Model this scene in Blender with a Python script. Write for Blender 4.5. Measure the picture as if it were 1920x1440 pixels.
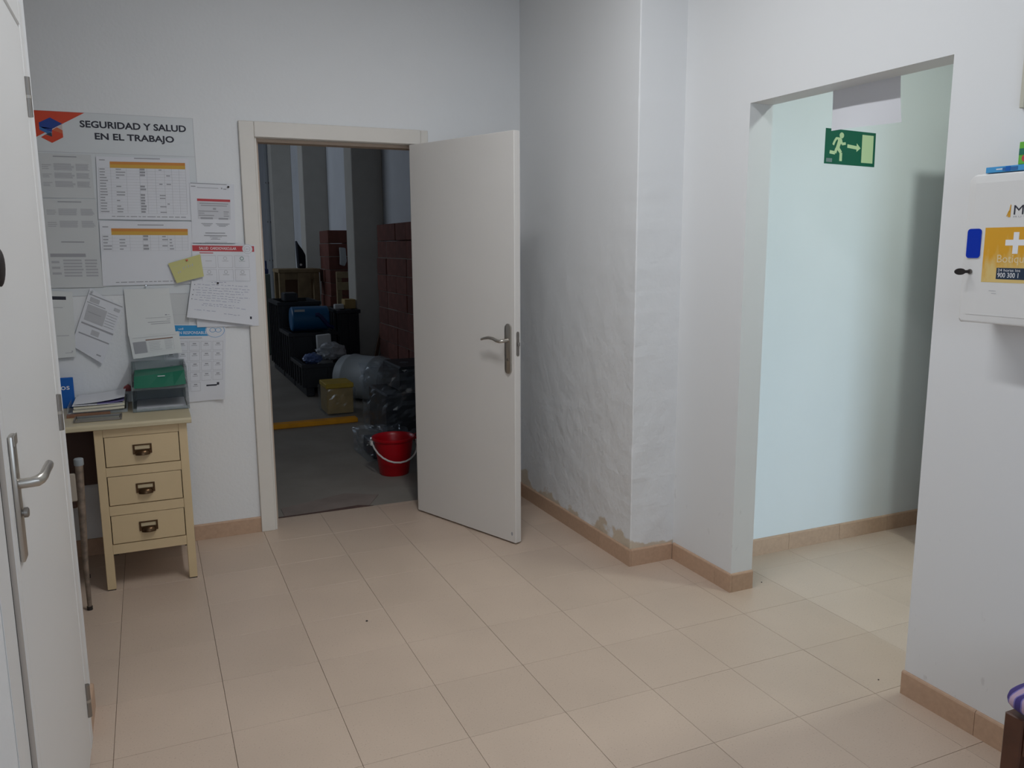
import bpy, bmesh, math, random
from mathutils import Vector, Matrix, noise
random.seed(7)
for o in list(bpy.data.objects): bpy.data.objects.remove(o)
SC = bpy.context.scene
COL = SC.collection

# ------------------------------------------------------------------ camera
yaw, pitch, roll = 0.418401558, -0.166855952, -0.00529612923
cy, sy, cp, sp = math.cos(yaw), math.sin(yaw), math.cos(pitch), math.sin(pitch)
fw = Vector((sy*cp, cy*cp, sp)); rt0 = Vector((cy, -sy, 0)); up0 = rt0.cross(fw)
rt = rt0*math.cos(roll) + up0*math.sin(roll); up = -rt0*math.sin(roll) + up0*math.cos(roll)
cam = bpy.data.cameras.new('camera'); camo = bpy.data.objects.new('camera', cam); COL.objects.link(camo)
camo.matrix_world = Matrix(((rt.x, up.x, -fw.x, 0.18901), (rt.y, up.y, -fw.y, -2.13221), (rt.z, up.z, -fw.z, 1.47536), (0, 0, 0, 1)))
cam.sensor_width = 36.0; cam.lens = 36.0*1528.76/1920.0; cam.clip_start = 0.02
SC.camera = camo

# ------------------------------------------------------------------ world, lights, exposure
w = bpy.data.worlds.new('world'); SC.world = w; w.use_nodes = True
w.node_tree.nodes['Background'].inputs[0].default_value = (0.62, 0.75, 1.0, 1)
w.node_tree.nodes['Background'].inputs[1].default_value = 0.6
vs = SC.view_settings
vs.view_transform = 'Standard'; vs.look = 'None'; vs.gamma = 1.0; vs.use_curve_mapping = False
vs.exposure = 0.0

def area(name, loc, direction, sx, sy_, power, color):
    l = bpy.data.lights.new(name, 'AREA'); l.shape = 'RECTANGLE'; l.size = sx; l.size_y = sy_
    l.energy = power; l.color = color
    o = bpy.data.objects.new(name, l); COL.objects.link(o); o.location = loc
    o.rotation_euler = Vector(direction).to_track_quat('-Z', 'Y').to_euler()
    return o
# fluorescent tubes of the two ceiling fixtures (local Y of a down-facing area light stays world Y)
area('room_tube_light', (1.15, 0.08, 2.88), (0, 0, -1), 0.10, 1.2, 24.5, (0.95, 0.975, 1.0))
area('corridor_tube_light', (3.26, -0.40, 2.695), (0, 0, -1), 0.22, 0.22, 14.2, (0.88, 1.0, 0.95))
# daylight entering through the windows
area('room_window_light', (0.75, -3.27, 1.65), (0.35, 1, -0.05), 1.5, 1.1, 13.5, (0.74, 0.87, 1.0))
dl = area('corridor_door_light', (2.61, -3.27, 1.15), (0.10, 1, -0.20), 0.13, 1.4, 9.0, (0.58, 0.80, 1.0)); dl.data.spread = math.radians(75)
area('storage_window_light', (-2.93, 10.5, 2.9), (1, 0, -0.12), 5.0, 1.0, 38.0, (0.80, 0.89, 1.0))

# ------------------------------------------------------------------ materials
MATS = {}
def nt(m): return m.node_tree.nodes, m.node_tree.links
def mat(name, col, rough=0.6, metal=0.0, noise_amt=0.0, noise_scale=30.0, bump=0.0, bump_scale=40.0, alpha=1.0, trans=0.0, spec=0.5, rand=0.0, emit=0.0):
    m = bpy.data.materials.new(name); m.use_nodes = True; N, L = nt(m)
    b = N['Principled BSDF']
    b.inputs['Base Color'].default_value = (*col, 1); b.inputs['Roughness'].default_value = rough
    b.inputs['Metallic'].default_value = metal; b.inputs['Specular IOR Level'].default_value = spec
    b.inputs['Alpha'].default_value = alpha; b.inputs['Transmission Weight'].default_value = trans
    if emit: b.inputs['Emission Color'].default_value = (*col, 1); b.inputs['Emission Strength'].default_value = emit
    tc = N.new('ShaderNodeTexCoord')
    if noise_amt or rand:
        nz = N.new('ShaderNodeTexNoise'); nz.inputs['Scale'].default_value = noise_scale; nz.inputs['Detail'].default_value = 6
        L.new(tc.outputs['Object'], nz.inputs['Vector'])
        mr = N.new('ShaderNodeMapRange'); mr.inputs[1].default_value = 0.3; mr.inputs[2].default_value = 0.7
        mr.inputs[3].default_value = 1-noise_amt; mr.inputs[4].default_value = 1+noise_amt
        L.new(nz.outputs['Fac'], mr.inputs[0])
        fac = mr.outputs[0]
        if rand:
            oi = N.new('ShaderNodeObjectInfo'); m2 = N.new('ShaderNodeMapRange')
            m2.inputs[3].default_value = 1-rand; m2.inputs[4].default_value = 1+rand
            L.new(oi.outputs['Random'], m2.inputs[0])
            mu = N.new('ShaderNodeMath'); mu.operation = 'MULTIPLY'
            L.new(fac, mu.inputs[0]); L.new(m2.outputs[0], mu.inputs[1]); fac = mu.outputs[0]
        vm = N.new('ShaderNodeVectorMath'); vm.operation = 'SCALE'; vm.inputs[0].default_value = col
        L.new(fac, vm.inputs['Scale']); L.new(vm.outputs[0], b.inputs['Base Color'])
    if bump:
        nb = N.new('ShaderNodeTexNoise'); nb.inputs['Scale'].default_value = bump_scale; nb.inputs['Detail'].default_value = 5
        L.new(tc.outputs['Object'], nb.inputs['Vector'])
        bp = N.new('ShaderNodeBump'); bp.inputs['Strength'].default_value = bump; bp.inputs['Distance'].default_value = 0.01
        L.new(nb.outputs['Fac'], bp.inputs['Height']); L.new(bp.outputs[0], b.inputs['Normal'])
    MATS[name] = m; return m

WALL = (0.78, 0.785, 0.79)
mat('wall_paint', WALL, 0.65, noise_amt=0.012, noise_scale=3, bump=0.12, bump_scale=60)
mat('corridor_paint', (0.77, 0.79, 0.78), 0.65, noise_amt=0.012, noise_scale=3, bump=0.025, bump_scale=60)
mat('ceiling_paint', (0.78, 0.78, 0.77), 0.7)
mat('door_white', (0.73, 0.70, 0.665), 0.42, noise_amt=0.01, noise_scale=4, bump=0.02, bump_scale=90)
mat('frame_white', (0.72, 0.68, 0.625), 0.45, noise_amt=0.02, noise_scale=6)
mat('left_door_white', (0.74, 0.73, 0.715), 0.42, bump=0.02, bump_scale=90)
mat('edge_band', (0.55, 0.48, 0.42), 0.6)
mat('stop_brown', (0.50, 0.40, 0.32), 0.6)
mat('base_tile', (0.52, 0.345, 0.235), 0.5, noise_amt=0.06, noise_scale=60, rand=0.04)
mat('grout', (0.26, 0.19, 0.14), 0.8)
mat('grout_line', (0.30, 0.225, 0.17), 0.8)
mat('nickel', (0.50, 0.47, 0.43), 0.34, metal=1.0)
mat('dark_nickel', (0.30, 0.28, 0.26), 0.42, metal=1.0)
mat('paper', (0.72, 0.725, 0.76), 0.8)
mat('paper_warm', (0.70, 0.71, 0.70), 0.8)
mat('paper_grey', (0.60, 0.61, 0.61), 0.75)
mat('board_white', (0.66, 0.68, 0.69), 0.4)
mat('ink', (0.03, 0.03, 0.045), 0.7)
mat('ink_grey', (0.36, 0.36, 0.38), 0.8)
mat('panel_grey', (0.60, 0.60, 0.63), 0.8)
mat('ink_mid', (0.44, 0.44, 0.46), 0.8)
mat('ink_light', (0.5, 0.5, 0.52), 0.8)
mat('ink_blue', (0.38, 0.39, 0.50), 0.8)
mat('print_orange', (0.60, 0.24, 0.05), 0.7)
mat('print_amber', (0.62, 0.36, 0.06), 0.7)
mat('print_red', (0.52, 0.06, 0.07), 0.7)
mat('logo_orange', (0.62, 0.055, 0.015), 0.5)
mat('logo_amber', (0.60, 0.13, 0.05), 0.5)
mat('logo_blue', (0.01, 0.045, 0.26), 0.5)
mat('logo_sky', (0.03, 0.14, 0.38), 0.5)
mat('logo_dark', (0.015, 0.04, 0.07), 0.5)
mat('logo_pale', (0.60, 0.50, 0.47), 0.5)
mat('poster_blue', (0.03, 0.28, 0.58), 0.7)
mat('white_print', (0.8, 0.8, 0.82), 0.7)
mat('note_yellow', (0.58, 0.55, 0.23), 0.75)
mat('pin_red', (0.65, 0.08, 0.02), 0.3)
mat('pin_steel', (0.6, 0.6, 0.6), 0.2, metal=1.0)
mat('desk_cream', (0.67, 0.51, 0.30), 0.45, noise_amt=0.03, noise_scale=8)
mat('desk_top_cream', (0.56, 0.475, 0.31), 0.42, noise_amt=0.03, noise_scale=8)
mat('dark_gap', (0.02, 0.013, 0.01), 0.9)
mat('bronze', (0.10, 0.058, 0.03), 0.30, metal=0.9)
mat('label_paper', (0.60, 0.49, 0.31), 0.8)
mat('smoke_acrylic', (0.30, 0.35, 0.36), 0.12, alpha=0.42)
mat('clear_acrylic', (0.65, 0.70, 0.72), 0.12, alpha=0.25)
mat('folder_green', (0.0, 0.13, 0.07), 0.5)
mat('folder_blue', (0.0, 0.11, 0.46), 0.5)
mat('purple_paper', (0.17, 0.14, 0.33), 0.7)
mat('cream_pad', (0.72, 0.68, 0.54), 0.8)
mat('red_plastic', (0.36, 0.07, 0.07), 0.5)
mat('brown_board', (0.24, 0.11, 0.06), 0.6)
mat('glass_dark', (0.10, 0.11, 0.10), 0.1, spec=0.8)
mat('chair_metal', (0.24, 0.19, 0.15), 0.5, metal=0.5, noise_amt=0.35, noise_scale=35)
mat('cap_grey', (0.30, 0.33, 0.35), 0.5)
mat('seat_brown', (0.10, 0.05, 0.035), 0.5)
mat('chair_back', (0.42, 0.36, 0.29), 0.5)
mat('rubber', (0.02, 0.014, 0.012), 0.7)
mat('cabinet_white', (0.74, 0.73, 0.715), 0.35)
mat('window_blue', (0.0, 0.03, 0.42), 0.2)
mat('sticker_orange', (0.72, 0.36, 0.02), 0.45, noise_amt=0.10, noise_scale=22)
mat('sticker_worn', (0.72, 0.50, 0.17), 0.5, noise_amt=0.12, noise_scale=22)
mat('label_cream', (0.76, 0.62, 0.38), 0.5)
mat('navy', (0.012, 0.03, 0.065), 0.5)
mat('box_blue', (0.06, 0.33, 0.66), 0.5)
mat('box_green', (0.13, 0.45, 0.045), 0.5)
mat('box_teal', (0.01, 0.16, 0.10), 0.5)
mat('sign_green', (0.0, 0.105, 0.055), 0.4)
mat('sign_cream', (0.53, 0.66, 0.36), 0.5)
mat('frame_beige', (0.55, 0.53, 0.44), 0.5)
mat('walnut', (0.085, 0.030, 0.016), 0.42, noise_amt=0.25, noise_scale=14)
mat('storage_wall', (0.70, 0.72, 0.75), 0.8, noise_amt=0.05, noise_scale=2)
mat('storage_pillar', (0.58, 0.555, 0.50), 0.85, noise_amt=0.06, noise_scale=3)
mat('concrete', (0.265, 0.238, 0.205), 0.85, noise_amt=0.14, noise_scale=2.5, bump=0.15, bump_scale=25)
mat('kerb_yellow', (0.72, 0.30, 0.0), 0.6, noise_amt=0.12, noise_scale=9)
mat('bucket_red', (0.50, 0.0, 0.008), 0.35)
mat('handle_white', (0.72, 0.70, 0.66), 0.5)
mat('carton_yellow', (0.46, 0.32, 0.035), 0.7, noise_amt=0.15, noise_scale=10)
mat('carton_tan', (0.42, 0.29, 0.11), 0.7, noise_amt=0.12, noise_scale=10)
mat('drum_grey', (0.42, 0.46, 0.48), 0.55, noise_amt=0.06, noise_scale=6)
mat('black_plastic', (0.012, 0.015, 0.021), 0.45)
mat('drum_blue', (0.0, 0.12, 0.30), 0.4)
mat('hose_blue', (0.012, 0.02, 0.13), 0.5)
mat('brick_joint', (0.27, 0.22, 0.19), 0.9)
mat('brick_red', (0.17, 0.058, 0.042), 0.85, noise_amt=0.16, noise_scale=9, rand=0.15)
mat('old_wood', (0.30, 0.22, 0.12), 0.75, noise_amt=0.2, noise_scale=10)
mat('plank_brown', (0.16, 0.09, 0.055), 0.75)
mat('teal_grey', (0.17, 0.23, 0.21), 0.6)
mat('steel_blue', (0.02, 0.04, 0.16), 0.5)
mat('pipe_grey', (0.45, 0.47, 0.48), 0.6)
mat('black_cloth', (0.008, 0.010, 0.02), 0.9)
mat('bag_pale', (0.42, 0.44, 0.46), 0.35, bump=0.5, bump_scale=18)
mat('bag_blue', (0.10, 0.16, 0.36), 0.35, bump=0.5, bump_scale=18)
mat('orange_red', (0.55, 0.10, 0.03), 0.5)
mat('tube_glow', (0.92, 0.965, 1.0), 0.5, emit=3.0)
mat('tube_glow_dim', (0.88, 1.0, 0.95), 0.5, emit=3.0)
mat('cement_patch', (0.25, 0.20, 0.175), 0.85, noise_amt=0.15, noise_scale=6)
mat('rough_patch', (0.10, 0.055, 0.045), 0.85, noise_amt=0.25, noise_scale=8)
mat('aluminium', (0.6, 0.6, 0.6), 0.4, metal=1.0)

def special_materials():
    # terrazzo-like floor tile: speckles and a slight tint per tile
    m = mat('floor_tile', (0.60, 0.465, 0.365), 0.42); N, L = nt(m); b = N['Principled BSDF']
    tc = N.new('ShaderNodeTexCoord'); oi = N.new('ShaderNodeObjectInfo'); ge = N.new('ShaderNodeNewGeometry')
    n1 = N.new('ShaderNodeTexNoise'); n1.inputs['Scale'].default_value = 190; n1.inputs['Detail'].default_value = 3
    n2 = N.new('ShaderNodeTexNoise'); n2.inputs['Scale'].default_value = 2.2; n2.inputs['Detail'].default_value = 3
    L.new(ge.outputs['Position'], n1.inputs['Vector']); L.new(ge.outputs['Position'], n2.inputs['Vector'])
    r1 = N.new('ShaderNodeValToRGB'); e = r1.color_ramp.elements
    e[0].position = 0.27; e[0].color = (0.40, 0.29, 0.22, 1); e[1].position = 0.37; e[1].color = (0.575, 0.445, 0.35, 1)
    k = e.new(0.66); k.color = (0.585, 0.455, 0.358, 1); k = e.new(0.76); k.color = (0.65, 0.53, 0.44, 1)
    L.new(n1.outputs['Fac'], r1.inputs[0])
    mr = N.new('ShaderNodeMapRange'); mr.inputs[3].default_value = 0.97; mr.inputs[4].default_value = 1.03; L.new(oi.outputs['Random'], mr.inputs[0])
    m2 = N.new('ShaderNodeMapRange'); m2.inputs[1].default_value = 0.3; m2.inputs[2].default_value = 0.7; m2.inputs[3].default_value = 0.95; m2.inputs[4].default_value = 1.05
    L.new(n2.outputs['Fac'], m2.inputs[0])
    mu = N.new('ShaderNodeMath'); mu.operation = 'MULTIPLY'; L.new(mr.outputs[0], mu.inputs[0]); L.new(m2.outputs[0], mu.inputs[1])
    vm = N.new('ShaderNodeVectorMath'); vm.operation = 'SCALE'; L.new(r1.outputs[0], vm.inputs[0]); L.new(mu.outputs[0], vm.inputs['Scale'])
    L.new(vm.outputs[0], b.inputs['Base Color'])
    # lumpy old plaster with damp, peeling patches just above the skirting
    m = mat('old_plaster', WALL, 0.65); N, L = nt(m); b = N['Principled BSDF']
    ge = N.new('ShaderNodeNewGeometry'); sx = N.new('ShaderNodeSeparateXYZ'); L.new(ge.outputs['Position'], sx.inputs[0])
    n1 = N.new('ShaderNodeTexNoise'); n1.inputs['Scale'].default_value = 8; n1.inputs['Detail'].default_value = 6; L.new(ge.outputs['Position'], n1.inputs['Vector'])
    n2 = N.new('ShaderNodeTexNoise'); n2.inputs['Scale'].default_value = 5; n2.inputs['Detail'].default_value = 7; L.new(ge.outputs['Position'], n2.inputs['Vector'])
    hz = N.new('ShaderNodeMapRange'); hz.inputs[1].default_value = 0.08; hz.inputs[2].default_value = 0.24; hz.inputs[3].default_value = 0.17; hz.inputs[4].default_value = -0.16
    L.new(sx.outputs['Z'], hz.inputs[0])
    ad = N.new('ShaderNodeMath'); L.new(hz.outputs[0], ad.inputs[0]); L.new(n2.outputs['Fac'], ad.inputs[1])
    rp = N.new('ShaderNodeValToRGB'); rp.color_ramp.elements[0].position = 0.60; rp.color_ramp.elements[1].position = 0.635; L.new(ad.outputs[0], rp.inputs[0])
    mx = N.new('ShaderNodeMix'); mx.data_type = 'RGBA'; mx.inputs[6].default_value = (*WALL, 1); mx.inputs[7].default_value = (0.62, 0.53, 0.42, 1)
    L.new(rp.outputs[0], mx.inputs[0]); L.new(mx.outputs[2], b.inputs['Base Color'])
    lo = N.new('ShaderNodeMapRange'); lo.inputs[1].default_value = 0.6; lo.inputs[2].default_value = 1.9; lo.inputs[3].default_value = 0.75; lo.inputs[4].default_value = 0.15
    L.new(sx.outputs['Z'], lo.inputs[0])
    bp = N.new('ShaderNodeBump'); bp.inputs['Distance'].default_value = 0.02; L.new(lo.outputs[0], bp.inputs['Strength']); L.new(n1.outputs['Fac'], bp.inputs['Height'])
    L.new(bp.outputs[0], b.inputs['Normal'])
    # scuffed lower wall
    m = mat('scuffed_paint', WALL, 0.65); N, L = nt(m); b = N['Principled BSDF']
    ge = N.new('ShaderNodeNewGeometry'); mp = N.new('ShaderNodeMapping'); mp.inputs['Scale'].default_value = (1, 1, 0.45); L.new(ge.outputs['Position'], mp.inputs[0])
    n1 = N.new('ShaderNodeTexNoise'); n1.inputs['Scale'].default_value = 26; n1.inputs['Detail'].default_value = 4; L.new(mp.outputs[0], n1.inputs['Vector'])
    sx = N.new('ShaderNodeSeparateXYZ'); L.new(ge.outputs['Position'], sx.inputs[0])
    hz = N.new('ShaderNodeMapRange'); hz.inputs[1].default_value = 0.1; hz.inputs[2].default_value = 1.0; hz.inputs[3].default_value = 0.03; hz.inputs[4].default_value = -0.1; L.new(sx.outputs['Z'], hz.inputs[0])
    ad = N.new('ShaderNodeMath'); L.new(hz.outputs[0], ad.inputs[0]); L.new(n1.outputs['Fac'], ad.inputs[1])
    rp = N.new('ShaderNodeValToRGB'); rp.color_ramp.elements[0].position = 0.69; rp.color_ramp.elements[1].position = 0.86; L.new(ad.outputs[0], rp.inputs[0])
    mx = N.new('ShaderNodeMix'); mx.data_type = 'RGBA'; mx.inputs[6].default_value = (*WALL, 1); mx.inputs[7].default_value = (0.5, 0.48, 0.48, 1)
    L.new(rp.outputs[0], mx.inputs[0]); L.new(mx.outputs[2], b.inputs['Base Color'])
    # orange label bleached and scratched towards its lower edge
    m = mat('sticker_label', (0.72, 0.36, 0.02), 0.45); N, L = nt(m); b = N['Principled BSDF']
    ge = N.new('ShaderNodeNewGeometry'); sx = N.new('ShaderNodeSeparateXYZ'); L.new(ge.outputs['Position'], sx.inputs[0])
    mp = N.new('ShaderNodeMapping'); mp.inputs['Scale'].default_value = (1, 1, 0.35); L.new(ge.outputs['Position'], mp.inputs[0])
    n1 = N.new('ShaderNodeTexNoise'); n1.inputs['Scale'].default_value = 55; n1.inputs['Detail'].default_value = 5; L.new(mp.outputs[0], n1.inputs['Vector'])
    hz = N.new('ShaderNodeMapRange'); hz.inputs[1].default_value = 1.374; hz.inputs[2].default_value = 1.475; hz.inputs[3].default_value = 0.35; hz.inputs[4].default_value = -0.25; L.new(sx.outputs['Z'], hz.inputs[0])
    ad = N.new('ShaderNodeMath'); L.new(hz.outputs[0], ad.inputs[0]); L.new(n1.outputs['Fac'], ad.inputs[1])
    rp = N.new('ShaderNodeValToRGB'); rp.color_ramp.elements[0].position = 0.35; rp.color_ramp.elements[1].position = 0.75
    rp.color_ramp.elements[0].color = (0.70, 0.35, 0.02, 1); rp.color_ramp.elements[1].color = (0.72, 0.53, 0.20, 1)
    L.new(ad.outputs[0], rp.inputs[0]); L.new(rp.outputs[0], b.inputs['Base Color'])
    # crumpled clear wrapping film
    m = bpy.data.materials.new('film'); m.use_nodes = True; N, L = nt(m); MATS['film'] = m
    N.remove(N['Principled BSDF']); out = N['Material Output']
    tr = N.new('ShaderNodeBsdfTransparent'); tr.inputs[0].default_value = (0.93, 0.95, 0.97, 1)
    gl = N.new('ShaderNodeBsdfGlossy'); gl.inputs['Roughness'].default_value = 0.22; gl.inputs[0].default_value = (0.8, 0.85, 0.9, 1)
    df = N.new('ShaderNodeBsdfDiffuse'); df.inputs[0].default_value = (0.6, 0.65, 0.7, 1)
    m1 = N.new('ShaderNodeMixShader'); m1.inputs[0].default_value = 0.22; L.new(gl.outputs[0], m1.inputs[1]); L.new(df.outputs[0], m1.inputs[2])
    m2 = N.new('ShaderNodeMixShader'); m2.inputs[0].default_value = 0.13; L.new(tr.outputs[0], m2.inputs[1]); L.new(m1.outputs[0], m2.inputs[2])
    L.new(m2.outputs[0], out.inputs[0])
    # patterned cushion cloth: purple with pink and pale bands
    m = mat('cushion_cloth', (0.2, 0.15, 0.4), 0.85); N, L = nt(m); b = N['Principled BSDF']
    tc = N.new('ShaderNodeTexCoord'); wv = N.new('ShaderNodeTexWave'); wv.wave_type = 'RINGS'; wv.inputs['Scale'].default_value = 9; wv.inputs['Distortion'].default_value = 3.5; wv.inputs['Detail Scale'].default_value = 1.2
    L.new(tc.outputs['Object'], wv.inputs[0])
    rp = N.new('ShaderNodeValToRGB'); rp.color_ramp.interpolation = 'CONSTANT'; e = rp.color_ramp.elements
    e[0].position = 0; e[0].color = (0.06, 0.04, 0.20, 1); e[1].position = 0.4; e[1].color = (0.20, 0.17, 0.44, 1)
    k = e.new(0.7); k.color = (0.50, 0.36, 0.48, 1)
    L.new(wv.outputs['Fac'], rp.inputs[0]); L.new(rp.outputs[0], b.inputs['Base Color'])
special_materials()

# ------------------------------------------------------------------ mesh helpers
def bx(bm, x0, x1, y0, y1, z0, z1, bevel=0.0, seg=1):
    vs = [bm.verts.new(p) for p in ((x0,y0,z0),(x1,y0,z0),(x1,y1,z0),(x0,y1,z0),(x0,y0,z1),(x1,y0,z1),(x1,y1,z1),(x0,y1,z1))]
    fs = [bm.faces.new([vs[i] for i in f]) for f in ((3,2,1,0),(4,5,6,7),(0,1,5,4),(1,2,6,5),(2,3,7,6),(3,0,4,7))]
    if bevel:
        es = list({e for f in fs for e in f.edges})
        bmesh.ops.bevel(bm, geom=es, offset=bevel, segments=seg, affect='EDGES', profile=0.5)
def prism(bm, pts, d, bevel=0.0):
    """closed polygon pts (3D list) swept by vector d"""
    d = Vector(d); a = [bm.verts.new(p) for p in pts]; b = [bm.verts.new(Vector(p)+d) for p in pts]; n = len(a)
    fs = [bm.faces.new(a[::-1]), bm.faces.new(b)]
    for i in range(n): fs.append(bm.faces.new((a[i], a[(i+1)%n], b[(i+1)%n], b[i])))
    bmesh.ops.recalc_face_normals(bm, faces=fs)
    if bevel:
        es = list({e for f in fs for e in f.edges}); bmesh.ops.bevel(bm, geom=es, offset=bevel, segments=2, affect='EDGES', profile=0.5)
def tube(bm, path, r, n=10, flat=None):
    """swept tube; r a number or list; flat=(a,b) scales the ring along its two axes"""
    path = [Vector(p) for p in path]; rs = r if isinstance(r, (list, tuple)) else [r]*len(path)
    rings = []; prev = None
    for i, p in enumerate(path):
        t = (path[min(i+1, len(path)-1)] - path[max(i-1, 0)]).normalized()
        if prev is None: u = t.orthogonal().normalized() if abs(t.z) > 0.9 else t.cross(Vector((0,0,1))).normalized()
        else: u = (prev - t*prev.dot(t)).normalized()
        v = t.cross(u); prev = u
        fa, fb = flat or (1, 1)
        rings.append([bm.verts.new(p + (u*math.cos(a)*fa + v*math.sin(a)*fb)*rs[i]) for a in [2*math.pi*k/n for k in range(n)]])
    fs = []
    for a, b in zip(rings, rings[1:]):
        for k in range(n): fs.append(bm.faces.new((a[k], a[(k+1)%n], b[(k+1)%n], b[k])))
    fs.append(bm.faces.new(rings[0][::-1])); fs.append(bm.faces.new(rings[-1]))
    bmesh.ops.recalc_face_normals(bm, faces=fs)
def lathe(bm, prof, n=32, M=Matrix()):
    rings = [[bm.verts.new(M @ Vector((r*math.cos(2*math.pi*k/n), r*math.sin(2*math.pi*k/n), z))) for k in range(n)] for r, z in prof]
    fs = []
    for a, b in zip(rings, rings[1:]):
        for k in range(n): fs.append(bm.faces.new((a[k], a[(k+1)%n], b[(k+1)%n], b[k])))
    fs.append(bm.faces.new(rings[0][::-1])); fs.append(bm.faces.new(rings[-1]))
    bmesh.ops.recalc_face_normals(bm, faces=fs)
def BM(fn=None, *a, **k):
    bm = bmesh.new()
    if fn: fn(bm, *a, **k)
    return bm
def box(*a, **k): return BM(bx, *a, **k)
def boxes(lst, bevel=0.0):
    bm = bmesh.new()
    for b in lst: bx(bm, *b, bevel=bevel)
    return bm

def wloc(o):
    v = Vector((0,0,0))
    while o: v = v + o.location; o = o.parent
    return v
def tag(o, label=None, cat=None, group=None, kind=None):
    if label: o['label'] = label
    if cat: o['category'] = cat
    if group: o['group'] = group
    if kind: o['kind'] = kind
    return o
def obj(name, bm, material, parent=None, local=False, smooth=False):
    """links bm (world coordinates, unless local) as one mesh object"""
    if parent is None:
        if local: org = Vector((0,0,0))
        else:
            xs = [v.co for v in bm.verts]
            org = Vector(((min(v.x for v in xs)+max(v.x for v in xs))/2, (min(v.y for v in xs)+max(v.y for v in xs))/2, min(v.z for v in xs)))
    else: org = Vector((0,0,0)) if local else wloc(parent)
    if not local: bmesh.ops.translate(bm, verts=bm.verts, vec=-org)
    me = bpy.data.meshes.new(name); bm.to_mesh(me); bm.free()
    mats = material if isinstance(material, (list, tuple)) else [material]
    for m in mats: me.materials.append(MATS[m])
    if smooth:
        for p in me.polygons: p.use_smooth = True
        try: me.set_sharp_from_angle(angle=math.radians(40))
        except Exception: pass
    o = bpy.data.objects.new(name, me); COL.objects.link(o)
    if parent is not None: o.parent = parent
    elif not local: o.location = org
    return o
def thing(name, label, cat, loc, rz=0.0, group=None, kind=None):
    o = bpy.data.objects.new(name, None); COL.objects.link(o); o.location = loc; o.rotation_euler = (0,0,rz)
    o.empty_display_size = 0.05
    return tag(o, label, cat, group, kind)
def struct(name, bm, material, label, cat):
    return tag(obj(name, bm, material), label, cat, kind='structure')
def copy_piece(src, parent, loc):
    c = src.copy(); COL.objects.link(c); c.parent = parent; c.location = loc; return c
def text_verts(s, bold=0.0, align='LEFT'):
    cu = bpy.data.curves.new('t', 'FONT'); cu.body = s; cu.offset = bold; cu.resolution_u = 3
    o = bpy.data.objects.new('t', cu); COL.objects.link(o)
    dg = bpy.context.evaluated_depsgraph_get(); dg.update()
    me = bpy.data.meshes.new_from_object(o.evaluated_get(dg))
    V = [v.co.copy() for v in me.vertices]; F = [list(p.vertices) for p in me.polygons]
    bpy.data.objects.remove(o); bpy.data.curves.remove(cu); bpy.data.meshes.remove(me)
    return V, F

# ------------------------------------------------------------------ the setting
T = 0.33
CEIL = 2.945
CCZ = 2.76           # lower ceiling of the corridor
BW = 2.173         # face of the back wall
BE = 2.345         # its far side, where the tiles end
RA = 2.160         # face of the plastered pillar wall
RB = 2.397         # face of the wall with the opening
RC = 2.510         # corridor side of that wall
CW = 0.815         # corridor end wall
O0, O1, OZ = -0.365, 0.525, 2.024   # the opening
DX0, DX1, DZ = 0.735, 1.538, 2.010  # clear doorway to the storeroom

fl = struct('floor', box(-1.35, 4.6, -3.32, BE, -0.06, -0.009), 'grout_line', 'beige speckled ceramic tile floor of the room and corridor', 'floor')
tile_bm = box(0.0006, T-0.0006, 0.0006, T-0.0006, -0.009, 0.0, bevel=0.0006)
tile0 = None
for i in range(-4, 14):
    for j in range(-10, 8):
        if i > 7 and not (-5 <= j <= 2): continue
        x, y = i*T, j*T
        if j == 7:
            if not 1 <= i <= 5: continue
            o = obj('tile', box(x+0.0006, x+T-0.0006, y+0.0006, BE, -0.009, 0.0, bevel=0.0006), 'floor_tile', fl); continue
        if tile0 is None:
            tile0 = obj('tile', tile_bm, 'floor_tile', fl, local=True); tile0.location = Vector((x, y, random.uniform(-3e-4, 3e-4))) - fl.location
        else: copy_piece(tile0, fl, Vector((x, y, random.uniform(-3e-4, 3e-4))) - fl.location)

struct('ceiling', box(-1.5, RC, -3.47, BE, CEIL, CEIL+0.1), 'ceiling_paint', 'plain white ceiling of the room', 'ceiling')
struct('ceiling_corridor', box(RC, 4.75, -3.47, CW+0.12, CCZ, CCZ+0.1), 'ceiling_paint', 'lower white ceiling of the corridor', 'ceiling')
# back wall around the doorway (one mesh, three blocks)
struct('wall_back', boxes([(-1.35, 0.69, BW, BE, 0, CEIL), (1.58, RC+0.6, BW, BE, 0, CEIL), (0.69, 1.58, BW, BE, DZ+0.03, CEIL)]), 'wall_paint', 'white painted back wall with the storeroom doorway', 'wall')
# plastered pillar with a slightly worn, uneven corner
def pillar_wall():
    bm = bmesh.new(); pts = []
    nz = 120
    for k in range(nz+1):
        z = CEIL*k/nz; wob = 0.0022*noise.noise((3.1, 0.7, z*7)) + 0.0018*noise.noise((9.1, 2.7, z*23)); ch = 0.004 + 0.003*abs(noise.noise((1.3, 5.2, z*15)))
        pts.append([Vector(p) for p in ((RA, BW, z), (RA+wob*0.3, 0.953+0.10, z), (RA+wob, 0.953+ch, z), (RA+ch, 0.953+wob, z), (RB+0.006, 0.953, z), (RB+0.006, BW, z))])
    rows = [[bm.verts.new(p) for p in r] for r in pts]; n = 6
    for a, b in zip(rows, rows[1:]):
        for k in range(n): bm.faces.new((a[k], a[(k+1)%n], b[(k+1)%n], b[k]))
    bm.faces.new(rows[0][::-1]); bm.faces.new(rows[-1])
    bmesh.ops.recalc_face_normals(bm, faces=bm.faces[:])
    return bm
struct('wall_pillar', pillar_wall(), 'old_plaster', 'lumpy white plastered pillar wall with peeling damp patches by the floor', 'wall')
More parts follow.
